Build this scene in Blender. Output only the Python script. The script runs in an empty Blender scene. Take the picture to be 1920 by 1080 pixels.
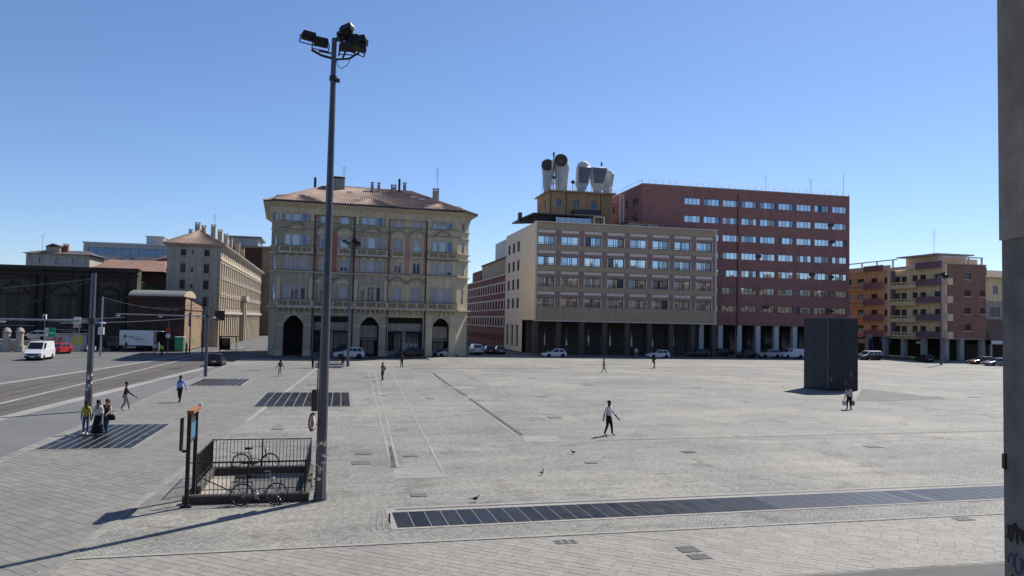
import bpy, bmesh, math, random
from mathutils import Vector, Matrix
random.seed(7)
R = math.radians
scene = bpy.context.scene
COL = scene.collection

# ------------------------------------------------------------------ camera
CAM_H, FPX, PITCH, ROLL = 6.0, 1400.0, math.atan(62 / 1400), 0.0205
_f = Vector((0, math.cos(PITCH), math.sin(PITCH)))
_r0 = Vector((1, 0, 0)); _u0 = Vector((0, -math.sin(PITCH), math.cos(PITCH)))
_r = _r0 * math.cos(ROLL) + _u0 * math.sin(ROLL)
_u = -_r0 * math.sin(ROLL) + _u0 * math.cos(ROLL)
cam = bpy.data.cameras.new('camera'); cam_o = bpy.data.objects.new('camera', cam); COL.objects.link(cam_o)
cam.sensor_width = 36; cam.lens = FPX / 1920 * 36; cam.clip_start = 0.1; cam.clip_end = 6000
mw = Matrix.Identity(4)
for i, v in enumerate((_r, _u, -_f)):
    for j in range(3): mw[j][i] = v[j]
mw[0][3], mw[1][3], mw[2][3] = 0, 0, CAM_H
cam_o.matrix_world = mw
scene.camera = cam_o

# ------------------------------------------------------------------ sky, sun, exposure
SUN_AZ = math.degrees(math.atan2(.62, .785)); SUN_EL = 48.0
world = bpy.data.worlds.new('World'); scene.world = world; world.use_nodes = True
wn = world.node_tree
sky = wn.nodes.new('ShaderNodeTexSky'); sky.sky_type = 'NISHITA'; sky.sun_disc = False
sky.sun_elevation = R(SUN_EL); sky.sun_rotation = R(SUN_AZ)
sky.altitude = 50; sky.air_density = 0.9; sky.dust_density = 0.2; sky.ozone_density = 6.0
wb = wn.nodes.new('ShaderNodeMix'); wb.data_type = 'RGBA'; wb.blend_type = 'MULTIPLY'; wb.inputs[0].default_value = 1; wb.inputs[7].default_value = (1.03, 1.01, 1.07, 1)   # camera white balance
wn.links.new(sky.outputs[0], wb.inputs[6]); wn.links.new(wb.outputs[2], wn.nodes['Background'].inputs[0]); wn.nodes['Background'].inputs[1].default_value = 0.099
sun = bpy.data.lights.new('sun', 'SUN'); sun.energy = 5.0; sun.angle = R(0.53); sun.color = (1, .955, .88)
sun_o = bpy.data.objects.new('sun', sun); COL.objects.link(sun_o)
_sd = Vector((math.sin(R(SUN_AZ)) * math.cos(R(SUN_EL)), math.cos(R(SUN_AZ)) * math.cos(R(SUN_EL)), math.sin(R(SUN_EL))))
sun_o.rotation_euler = _sd.to_track_quat('Z', 'Y').to_euler(); sun_o.location = _sd * 80
vs = scene.view_settings; vs.view_transform = 'Standard'; vs.look = 'None'; vs.exposure = 0.35; vs.gamma = 1; vs.use_curve_mapping = False
scene.cycles.use_denoising = True
scene.cycles.max_bounces = 5; scene.cycles.diffuse_bounces = 3; scene.cycles.glossy_bounces = 3

# ------------------------------------------------------------------ helpers
def ray(x, y): return _f + _r * ((x - 960) / FPX) - _u * ((y - 540) / FPX)
def G(x, y, z=0.0):
    d = ray(x, y); t = (z - CAM_H) / d.z; return Vector((d.x * t, d.y * t, z))
def at(x, y, Y):
    d = ray(x, y); t = Y / d.y; return Vector((d.x * t, Y, CAM_H + d.z * t))

def nn(nt, typ, **kw):
    n = nt.nodes.new(typ)
    for k, v in kw.items(): setattr(n, k, v)
    return n
def ramp2(nt, fac, c0, c1, p0=0.0, p1=1.0):
    r = nn(nt, 'ShaderNodeValToRGB'); e = r.color_ramp.elements
    e[0].position = p0; e[0].color = (*c0, 1); e[1].position = p1; e[1].color = (*c1, 1)
    nt.links.new(fac, r.inputs[0]); return r.outputs[0]
def sc3(c, k): return tuple(min(1, max(0, x * k)) for x in c)
def math_n(nt, op, a, b=None):
    m = nn(nt, 'ShaderNodeMath', operation=op)
    for i, x in enumerate((a, b)):
        if x is None: continue
        if isinstance(x, (int, float)): m.inputs[i].default_value = x
        else: nt.links.new(x, m.inputs[i])
    return m.outputs[0]
def mixc(nt, fac, a, b, mode='MIX'):
    m = nn(nt, 'ShaderNodeMix', data_type='RGBA', blend_type=mode)
    for sock, x in ((m.inputs[0], fac), (m.inputs[6], a), (m.inputs[7], b)):
        if isinstance(x, (int, float)): sock.default_value = x
        elif isinstance(x, tuple): sock.default_value = (*x, 1) if len(x) == 3 else x
        else: nt.links.new(x, sock)
    return m.outputs[2]
MATS = {}
def base_mat(name, rough, metal, spec):
    m = bpy.data.materials.new(name); m.use_nodes = True; nt = m.node_tree
    p = nt.nodes['Principled BSDF']
    p.inputs['Roughness'].default_value = rough; p.inputs['Metallic'].default_value = metal
    p.inputs['Specular IOR Level'].default_value = spec
    MATS[name] = m
    return m, nt, p
def M(name, col, rough=.8, var=.12, scale=3.0, bump=.1, metal=0.0, spec=.3, streak=0.0, rnd=0.0):
    m, nt, p = base_mat(name, rough, metal, spec)
    tc = nn(nt, 'ShaderNodeTexCoord')
    n1 = nn(nt, 'ShaderNodeTexNoise'); n1.inputs['Scale'].default_value = scale; n1.inputs['Detail'].default_value = 7; n1.inputs['Roughness'].default_value = .65
    n2 = nn(nt, 'ShaderNodeTexNoise'); n2.inputs['Scale'].default_value = scale * .14; n2.inputs['Detail'].default_value = 3
    nt.links.new(tc.outputs['Object'], n1.inputs[0]); nt.links.new(tc.outputs['Object'], n2.inputs[0])
    f = math_n(nt, 'ADD', math_n(nt, 'MULTIPLY', n1.outputs[0], .55), math_n(nt, 'MULTIPLY', n2.outputs[0], .45))
    c = ramp2(nt, f, sc3(col, 1 - 2.2 * var), sc3(col, 1 + 2.2 * var), .25, .75)
    if streak:
        mp = nn(nt, 'ShaderNodeMapping'); mp.inputs['Scale'].default_value = (1.6, 1.6, .07)
        nt.links.new(tc.outputs['Object'], mp.inputs[0])
        n3 = nn(nt, 'ShaderNodeTexNoise'); n3.inputs['Scale'].default_value = 1.2; n3.inputs['Detail'].default_value = 6; nt.links.new(mp.outputs[0], n3.inputs[0])
        s = ramp2(nt, n3.outputs[0], (1 - streak,) * 3, (1, 1, 1), .36, .6)
        c = mixc(nt, 1.0, c, s, 'MULTIPLY')
    if rnd:
        oi = nn(nt, 'ShaderNodeObjectInfo')
        v = ramp2(nt, oi.outputs['Random'], (1 - rnd,) * 3, (1 + 0 * rnd,) * 3)
        c = mixc(nt, 1.0, c, v, 'MULTIPLY')
    nt.links.new(c, p.inputs['Base Color'])
    if bump:
        b = nn(nt, 'ShaderNodeBump'); b.inputs['Strength'].default_value = bump; b.inputs['Distance'].default_value = .05
        nt.links.new(n1.outputs[0], b.inputs['Height']); nt.links.new(b.outputs[0], p.inputs['Normal'])
    return m
def brick_mat(name, c1, c2, mortar, bw=.5, bh=.13, ms=.012, rough=.85, axes='XZ', var=.35, bump=.3, streak=0.0):
    m, nt, p = base_mat(name, rough, 0, .25)
    tc = nn(nt, 'ShaderNodeTexCoord'); sp = nn(nt, 'ShaderNodeSeparateXYZ'); cb = nn(nt, 'ShaderNodeCombineXYZ')
    nt.links.new(tc.outputs['Object'], sp.inputs[0])
    nt.links.new(sp.outputs['XYZ'.index(axes[0])], cb.inputs[0]); nt.links.new(sp.outputs['XYZ'.index(axes[1])], cb.inputs[1])
    b = nn(nt, 'ShaderNodeTexBrick'); b.inputs['Scale'].default_value = 1
    b.inputs['Brick Width'].default_value = bw; b.inputs['Row Height'].default_value = bh; b.inputs['Mortar Size'].default_value = ms
    b.inputs['Color1'].default_value = (*c1, 1); b.inputs['Color2'].default_value = (*c2, 1); b.inputs['Mortar'].default_value = (*mortar, 1)
    nt.links.new(cb.outputs[0], b.inputs[0])
    n = nn(nt, 'ShaderNodeTexNoise'); n.inputs['Scale'].default_value = .5; n.inputs['Detail'].default_value = 8; n.inputs['Roughness'].default_value = .7
    nt.links.new(tc.outputs['Object'], n.inputs[0])
    v = ramp2(nt, n.outputs[0], (1 - var,) * 3, (1, 1, 1), .3, .7)
    c = mixc(nt, 1.0, b.outputs[0], v, 'MULTIPLY')
    nt.links.new(c, p.inputs['Base Color'])
    bm_ = nn(nt, 'ShaderNodeBump'); bm_.inputs['Strength'].default_value = bump; bm_.inputs['Distance'].default_value = .02; bm_.invert = True
    nt.links.new(b.outputs['Fac'], bm_.inputs['Height']); nt.links.new(bm_.outputs[0], p.inputs['Normal'])
    return m
def glass_mat(name, col, rough=.04, metal=.85, wob=.0):
    m, nt, p = base_mat(name, rough, metal, .6)
    p.inputs['Base Color'].default_value = (*col, 1)
    if wob:
        tc = nn(nt, 'ShaderNodeTexCoord'); n = nn(nt, 'ShaderNodeTexNoise'); n.inputs['Scale'].default_value = 1.1
        nt.links.new(tc.outputs['Object'], n.inputs[0])
        b = nn(nt, 'ShaderNodeBump'); b.inputs['Strength'].default_value = wob; b.inputs['Distance'].default_value = .05
        nt.links.new(n.outputs[0], b.inputs['Height']); nt.links.new(b.outputs[0], p.inputs['Normal'])
    return m

class MB:
    """collects faces with material slots and links them as one mesh"""
    def __init__(s): s.v = []; s.f = []; s.mi = []; s.mats = []; s.sm = []
    def slot(s, m):
        if m not in s.mats: s.mats.append(m)
        return s.mats.index(m)
    def face(s, pts, m, smooth=False):
        i = len(s.v); s.v += [tuple(p) for p in pts]; s.f.append(tuple(range(i, i + len(pts)))); s.mi.append(s.slot(m)); s.sm.append(smooth); return s
    def mesh_part(s, vs_, fs_, m, smooth=False):
        i = len(s.v); s.v += [tuple(p) for p in vs_]; k = s.slot(m)
        for f in fs_: s.f.append(tuple(i + q for q in f)); s.mi.append(k); s.sm.append(smooth)
        return s
    def box(s, x0, x1, y0, y1, z0, z1, m):
        vs_ = [(x, y, z) for z in (z0, z1) for y in (y0, y1) for x in (x0, x1)]
        s.mesh_part(vs_, [(0, 2, 3, 1), (4, 5, 7, 6), (0, 1, 5, 4), (2, 6, 7, 3), (0, 4, 6, 2), (1, 3, 7, 5)], m); return s
    def cbox(s, x0, x1, y0, y1, z0, z1, m, c=.02):
        """box whose top edges are chamfered"""
        a = [(x0, y0), (x1, y0), (x1, y1), (x0, y1)]; b = [(x0 + c, y0 + c), (x1 - c, y0 + c), (x1 - c, y1 - c), (x0 + c, y1 - c)]
        s.loft([[(x, y, z0) for x, y in a], [(x, y, z1 - c) for x, y in a], [(x, y, z1) for x, y in b]], m); return s
    def prism(s, poly, z0, z1, m, top=None, cap=True):
        n = len(poly); vs_ = [(x, y, z0) for x, y in poly] + [(x, y, z1) for x, y in poly]
        fs_ = [(i, (i + 1) % n, n + (i + 1) % n, n + i) for i in range(n)]
        s.mesh_part(vs_, fs_, m)
        if cap:
            s.face([(x, y, z1) for x, y in poly], top or m); s.face([(x, y, z0) for x, y in reversed(poly)], m)
        return s
    def prism_y(s, poly, y0, y1, m, smooth=False):
        """poly in x,z, extruded along y"""
        n = len(poly); vs_ = [(x, y0, z) for x, z in poly] + [(x, y1, z) for x, z in poly]
        s.mesh_part(vs_, [(i, (i + 1) % n, n + (i + 1) % n, n + i) for i in range(n)], m, smooth)
        s.face([(x, y0, z) for x, z in poly], m); s.face([(x, y1, z) for x, z in reversed(poly)], m); return s
    def loft(s, rings, m, smooth=False, closed=True, cap=True):
        n = len(rings[0]); vs_ = [p for r in rings for p in r]; fs_ = []
        for k in range(len(rings) - 1):
            for i in range(n if closed else n - 1):
                j = (i + 1) % n; fs_.append((k * n + i, k * n + j, (k + 1) * n + j, (k + 1) * n + i))
        s.mesh_part(vs_, fs_, m, smooth)
        if cap and closed:
            s.face(list(reversed(rings[0])), m); s.face(rings[-1], m)
        return s
    def cyl(s, p0, p1, r0, m, r1=None, n=8, smooth=True, cap=True):
        p0, p1 = Vector(p0), Vector(p1); r1 = r0 if r1 is None else r1
        d = (p1 - p0); 
        if d.length < 1e-6: return s
        d.normalize(); a = d.orthogonal().normalized(); b = d.cross(a)
        ring = lambda p, r: [p + (a * math.cos(2 * math.pi * i / n) + b * math.sin(2 * math.pi * i / n)) * r for i in range(n)]
        return s.loft([ring(p0, r0), ring(p1, r1)], m, smooth, True, cap)
    def tube(s, pts, r, m, n=6):
        for i in range(len(pts) - 1): s.cyl(pts[i], pts[i + 1], r, m, n=n)
        return s
    def ell(s, c, rad, m, n=10, k=7, z0=-1.0, z1=1.0):
        rings = []
        for j in range(k):
            t = -math.pi / 2 + math.pi * j / (k - 1); zz = math.sin(t)
            zz = max(z0, min(z1, zz)); rr = math.sqrt(max(0.0004, 1 - zz * zz))
            rings.append([(c[0] + rad[0] * rr * math.cos(2 * math.pi * i / n), c[1] + rad[1] * rr * math.sin(2 * math.pi * i / n), c[2] + rad[2] * zz) for i in range(n)])
        return s.loft(rings, m, True)
    def lathe(s, prof, m, c=(0, 0, 0), n=12, axis='Z', smooth=True):
        rings = []
        for r, h in prof:
            ring = []
            for i in range(n):
                a = 2 * math.pi * i / n; p, q = r * math.cos(a), r * math.sin(a)
                ring.append({'Z': (c[0] + p, c[1] + q, c[2] + h), 'Y': (c[0] + p, c[1] + h, c[2] + q), 'X': (c[0] + h, c[1] + p, c[2] + q)}[axis])
            rings.append(ring)
        return s.loft(rings, m, smooth)
    def mesh(s, name):
        me = bpy.data.meshes.new(name); me.from_pydata(s.v, [], s.f); 
        for m in s.mats: me.materials.append(MATS[m] if isinstance(m, str) else m)
        me.polygons.foreach_set('material_index', s.mi); me.polygons.foreach_set('use_smooth', s.sm); me.update(); return me
    def build(s, name, parent=None, loc=(0, 0, 0), rz=0.0): return ob(name, s.mesh(name), parent, loc, rz)
def ob(name, mesh, parent=None, loc=(0, 0, 0), rz=0.0, rot=None):
    o = bpy.data.objects.new(name, mesh); COL.objects.link(o); o.location = loc
    o.rotation_euler = rot if rot else (0, 0, rz)
    if parent: o.parent = parent
    return o
def empty(name, loc=(0, 0, 0), rz=0.0): return ob(name, None, None, loc, rz)
def tag(o, label=None, cat=None, group=None, kind=None):
    if label: o['label'] = label
    if cat: o['category'] = cat
    if group: o['group'] = group
    if kind: o['kind'] = kind
    return o
def copy_tree(o, parent=None):
    c = o.copy(); COL.objects.link(c); c.parent = parent
    for ch in list(o.children): copy_tree(ch, c)
    return c
CACHE = {}
def cached(key, fn):
    if key not in CACHE: CACHE[key] = fn()
    return CACHE[key]

def wall_mesh(W0, W1, z0, z1, holes, depth, m, reveal=None, nm='wall', thick=0.0):
    """wall in the x-z plane facing -y with rectangular holes and reveals"""
    mb = MB(); xs = sorted({W0, W1, *[h[0] for h in holes], *[h[1] for h in holes]}); zs = sorted({z0, z1, *[h[2] for h in holes], *[h[3] for h in holes]})
    xs = [x for x in xs if W0 <= x <= W1]; zs = [z for z in zs if z0 <= z <= z1]
    for j in range(len(zs) - 1):
        zc = (zs[j] + zs[j + 1]) / 2; run = None
        row = [h for h in holes if h[2] < zc < h[3]]
        for i in range(len(xs) - 1):
            xc = (xs[i] + xs[i + 1]) / 2; inside = any(h[0] < xc < h[1] for h in row)
            if not inside:
                if run is None: run = xs[i]
            if run is not None and (inside or i == len(xs) - 2):
                e = xs[i] if inside else xs[i + 1]
                mb.face([(run, 0, zs[j]), (e, 0, zs[j]), (e, 0, zs[j + 1]), (run, 0, zs[j + 1])], m); run = None
    rv = reveal or m
    for a, b, c, d in holes:
        mb.face([(a, 0, c), (a, depth, c), (a, depth, d), (a, 0, d)], rv); mb.face([(b, 0, c), (b, 0, d), (b, depth, d), (b, depth, c)], rv)
        mb.face([(a, 0, d), (a, depth, d), (b, depth, d), (b, 0, d)], rv); mb.face([(a, 0, c), (b, 0, c), (b, depth, c), (a, depth, c)], rv)
    return mb
class Fac:
    """a facade plane of a building: x along it, -y outwards, z up"""
    def __init__(s, root, ox=0.0, oy=0.0, deg=0.0): s.root = root; s.ox = ox; s.oy = oy; s.a = R(deg); s.c = math.cos(s.a); s.s = math.sin(s.a)
    def put(s, name, mesh, u=0.0, v=0.0, w=0.0, parent=None):
        return ob(name, mesh, s.root, (s.ox + u * s.c - v * s.s, s.oy + u * s.s + v * s.c, w), s.a)
    def add(s, name, mb, u=0.0, v=0.0, w=0.0): return s.put(name, mb.mesh(name), u, v, w)
def win_frame(W, H, cuts, fr, ft, transom, sill, sillm):
    mb = MB(); n = len(cuts) - 1
    mb.box(0, W, 0, .07, 0, ft, fr); mb.box(0, W, 0, .07, H - ft, H, fr)
    for i, c in enumerate(cuts):
        x = c * W; a, b = (x, x + ft) if i == 0 else ((x - ft, x) if i == n else (x - ft * .5, x + ft * .5))
        mb.box(a, b, 0, .07, ft, H - ft, fr)
    if transom: mb.box(ft, W - ft, .005, .065, transom * H - ft * .4, transom * H + ft * .4, fr)
    return mb.mesh('window')
def window(F, u, w, W, H, depth=.2, cuts=(0, .5, 1), frame='frame_white', glass='glass_dark', ft=.06, transom=None, shutter=0.0, shm='shutter', sill=None, v=0.0, jit=.006, panes=True):
    key = ('win', round(W, 3), round(H, 3), tuple(cuts), frame, ft, transom)
    o = F.put('window', cached(key, lambda: win_frame(W, H, cuts, frame, ft, transom, None, None)), u, v + depth - .07, w)
    n = len(cuts) - 1
    for i in range(n):
        a = cuts[i] * W + ft * .4; b = cuts[i + 1] * W - ft * .4
        gl = glass if isinstance(glass, str) else random.choice(glass)
        def mk(a=a, b=b, gl=gl): return MB().box(-(b - a) / 2, (b - a) / 2, 0, .012, ft * .5, H - ft * .5, gl).mesh('pane')
        pm = cached(('pane', round(b - a, 3), round(H, 3), gl, ft), mk)
        ob('pane', pm, o, ((a + b) / 2, .035, 0), rot=(random.uniform(-jit, jit), 0, random.uniform(-jit, jit)))
    if shutter:
        h = round(H * shutter, 2)
        def ms(h=h):
            mb = MB(); k = max(2, int(h / .16))
            for q in range(k): mb.box(ft, W - ft, -.03, .012, -h + q * h / k, -h + (q + 1) * h / k - .012, shm)
            return mb.mesh('roller_shutter')
        ob('roller_shutter', cached(('shut', round(W, 2), h, shm, ft), ms), o, (0, .0, H - ft))
    if sill:
        def mk2(): return MB().box(-.1, W + .1, -depth - .06, .02, -.12, -.003, sill).mesh('sill')
        ob('sill', cached(('sill', round(W, 3), depth, sill), mk2), o, (0, 0, 0))
    return o
def arch_fill(W, H, spring, depth, m, n=12):
    """fills the two corners above a round arch inside a W x H opening; local x 0..W, z 0..H"""
    mb = MB(); r = W / 2; top = spring + min(r, H - spring - .05); ry = top - spring
    arc = [(r - r * math.cos(math.pi * i / n), spring + ry * math.sin(math.pi * i / n)) for i in range(n + 1)]
    for i in range(n):
        (x0, z0), (x1, z1) = arc[i], arc[i + 1]
        mb.face([(x0, 0, z0), (x1, 0, z1), (x1, 0, H), (x0, 0, H)], m); mb.face([(x0, 0, z0), (x0, depth, z0), (x1, depth, z1), (x1, 0, z1)], m, True)
    return mb
def arc_band(W, z, rise, t, d, m, n=12, y=0.0, full=False):
    """curved moulding of width W rising over a window"""
    mb = MB(); pts = []
    for i in range(n + 1):
        a = i / n; pts.append((a * W, z + rise * math.sin(math.pi * a)))
    for i in range(n):
        (x0, z0), (x1, z1) = pts[i], pts[i + 1]
        mb.loft([[(x0, y, z0), (x0, y - d, z0), (x0, y - d, z0 + t), (x0, y, z0 + t)], [(x1, y, z1), (x1, y - d, z1), (x1, y - d, z1 + t), (x1, y, z1 + t)]], m, cap=False)
    return mb
def ribs(mb, a, b, c, d, pitch, m, r=.05):
    """roof tile ribs from the eave a-b up to the ridge c(over a)-d(over b)"""
    a, b, c, d = map(Vector, (a, b, c, d)); n = max(2, int((b - a).length / pitch))
    up = (b - a).cross(c - a) if (c - a).length > .01 else (b - a).cross(d - a)
    up.normalize()
    if up.z < 0: up = -up
    for i in range(n):
        t = (i + .5) / n; p = a.lerp(b, t); q = c.lerp(d, t); e = (b - a).normalized() * r
        if (q - p).length < .2: continue
        mb.loft([[p - e, p + up * r, p + e], [q - e, q + up * r, q + e]], m, False, False, False)

# ------------------------------------------------------------------ materials
M('stucco_olive', (.60, .50, .335), .9, .09, 1.2, .1, streak=.2)
M('stone_olive', (.52, .445, .32), .9, .1, 2.0, .2, streak=.18)
M('stucco_pink', (.50, .27, .22), .9, .1, 2, .05, streak=.15)
M('stucco_red', (.36, .15, .11), .9, .1, 2, .05, streak=.15)
M('stucco_cream', (.46, .41, .34), .9, .1, 1.0, .08, streak=.22)
M('stucco_sand', (.50, .40, .285), .9, .1, 1.5, .08, streak=.2)
M('stucco_tan', (.455, .345, .23), .9, .07, 1.0, .05, streak=.12)
M('panel_pale', (.72, .60, .50), .85, .06, 2, .05)
M('panel_redbrown', (.33, .225, .185), .9, .12, 3, .1)
M('stone_ivory', (.86, .73, .54), .85, .05, 1.0, .08, streak=.07)
M('stucco_ochre', (.50, .30, .16), .9, .1, 1.0, .05, streak=.2)
M('stucco_orange', (.86, .47, .25), .9, .08, 1.0, .05, streak=.15)
M('stucco_yellow', (.84, .64, .37), .9, .08, 1.0, .05, streak=.15)
M('stucco_peach', (.84, .61, .41), .9, .08, 1.0, .05)
M('panel_wine', (.34, .165, .16), .85, .1, 2, .05)
M('panel_aubergine', (.22, .13, .15), .85, .1, 2, .05)
M('marble', (.60, .57, .53), .5, .12, 1.5, .05)
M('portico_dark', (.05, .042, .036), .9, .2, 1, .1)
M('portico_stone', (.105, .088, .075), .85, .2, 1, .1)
M('old_stone', (.055, .046, .04), .95, .3, .8, .3, streak=.4)
M('old_stone_pale', (.10, .083, .068), .95, .3, .8, .3, streak=.4)
M('concrete', (.34, .30, .255), .9, .2, 6, .5, spec=.2, streak=.2)
M('concrete_dark', (.20, .192, .18), .9, .22, 6, .5, spec=.2, streak=.3)
M('concrete_pale', (.48, .46, .42), .9, .15, 3, .2, streak=.25)
M('plaster_white', (.60, .60, .60), .85, .06, 2, .03)
M('plaster_grey', (.42, .42, .43), .85, .08, 2, .05, streak=.15)
M('roof_tile', (.09, .058, .044), .9, .3, 2.5, .4)
M('roof_rib', (.33, .24, .19), .9, .35, 2.0, .3)
M('roof_tile_orange', (.24, .14, .10), .9, .15, 2.5, .3)
M('roof_felt', (.09, .085, .08), .9, .2, 2, .1)
M('roof_metal', (.19, .195, .185), .5, .12, 2, .1, metal=.2)
brick_mat('brick_red', (.43, .195, .165), (.34, .15, .135), (.36, .21, .19), .55, .16, .012, var=.28)
brick_mat('brick_street', (.30, .12, .085), (.24, .095, .07), (.30, .18, .14), .55, .16, .012, var=.3)
brick_mat('brick_rust', (.36, .18, .13), (.29, .15, .11), (.32, .21, .17), .5, .15, .012, var=.25)
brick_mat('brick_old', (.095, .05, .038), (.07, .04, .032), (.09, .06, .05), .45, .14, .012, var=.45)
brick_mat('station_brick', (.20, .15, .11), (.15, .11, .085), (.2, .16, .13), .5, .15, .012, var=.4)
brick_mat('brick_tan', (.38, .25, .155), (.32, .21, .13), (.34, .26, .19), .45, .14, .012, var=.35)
M('frame_white', (.62, .62, .62), .5, .04, 3, 0)
M('frame_dark', (.022, .023, .035), .5, .1, 3, 0)
M('frame_brown', (.07, .04, .025), .6, .1, 3, 0)
M('shutter', (.52, .52, .60), .7, .05, 3, .03, rnd=.25)
M('shutter_brown', (.075, .055, .042), .8, .1, 3, .03)
M('shutter_grey', (.20, .20, .21), .7, .1, 3, .05)
glass_mat('glass_dark', (.06, .07, .09), .06, .0)
glass_mat('glass_mid', (.28, .32, .38), .05, .75, .03)
glass_mat('glass_mirror', (.66, .72, .76), .03, .95, .04)
glass_mat('glass_soft', (.50, .55, .60), .12, .9, .08)
M('blind', (.50, .50, .48), .7, .06, 4, .05, rnd=.3)
glass_mat('glass_blue', (.10, .14, .22), .05, .5)
glass_mat('glass_car', (.012, .014, .018), .04, 0.0)
M('metal_grey', (.115, .125, .15), .4, .15, 4, .05, metal=.55, spec=.5)
M('metal_galv', (.33, .35, .38), .42, .12, 4, .05, metal=.6, spec=.5)
M('metal_black', (.018, .018, .02), .5, .2, 5, .05, spec=.4)
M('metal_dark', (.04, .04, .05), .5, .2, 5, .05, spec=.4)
M('metal_white', (.66, .66, .66), .5, .1, 3, .05)
M('steel', (.45, .46, .48), .3, .1, 5, .05, metal=.9)
M('rust', (.30, .13, .07), .9, .25, 6, .2)
M('rubber', (.014, .014, .014), .8, .1, 5, 0)
M('asphalt', (.125, .122, .118), .92, .12, 1.3, .2, spec=.2)
M('asphalt_tram', (.105, .094, .087), .92, .12, 1.3, .2, spec=.2)
M('asphalt_grey', (.135, .137, .137), .9, .1, 1.3, .2, spec=.2)
M('stone_pale', (.262, .25, .226), .85, .16, 2.0, .15)
M('stone_kerb', (.235, .225, .205), .85, .2, 2.0, .15, rnd=.2)
M('stone_flat', (.228, .222, .204), .85, .16, 1.6, .15)
M('drain', (.07, .068, .066), .7, .3, 6, .3, metal=.2)
M('manhole', (.12, .113, .104), .8, .3, 6, .3)
M('paint_white', (.72, .72, .70), .8, .1, 4, .05)
M('dish_white', (.58, .58, .56), .7, .1, 2, .05, streak=.2)
M('dish_brown', (.085, .06, .048), .8, .2, 2, .05)
M('dish_grey', (.16, .16, .19), .7, .1, 2, .05)
M('ivory', (.7, .66, .56), .7, .05, 2, .03)
M('bag_white', (.62, .62, .60), .6, .1, 8, .1)

# ------------------------------------------------------------------ ground, road, plaza
PA = 12.8
e1 = Vector((math.cos(R(PA)), math.sin(R(PA)))); e2 = Vector((-math.sin(R(PA)), math.cos(R(PA))))
def AB(p): return (p[0] * e1.x + p[1] * e1.y, p[0] * e2.x + p[1] * e2.y)
def W2(a, b, z=0.0): return Vector((e1.x * a + e2.x * b, e1.y * a + e2.y * b, z))
def GAB(x, y): return AB(G(x, y))
RZ = -.10   # level of roads

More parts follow.
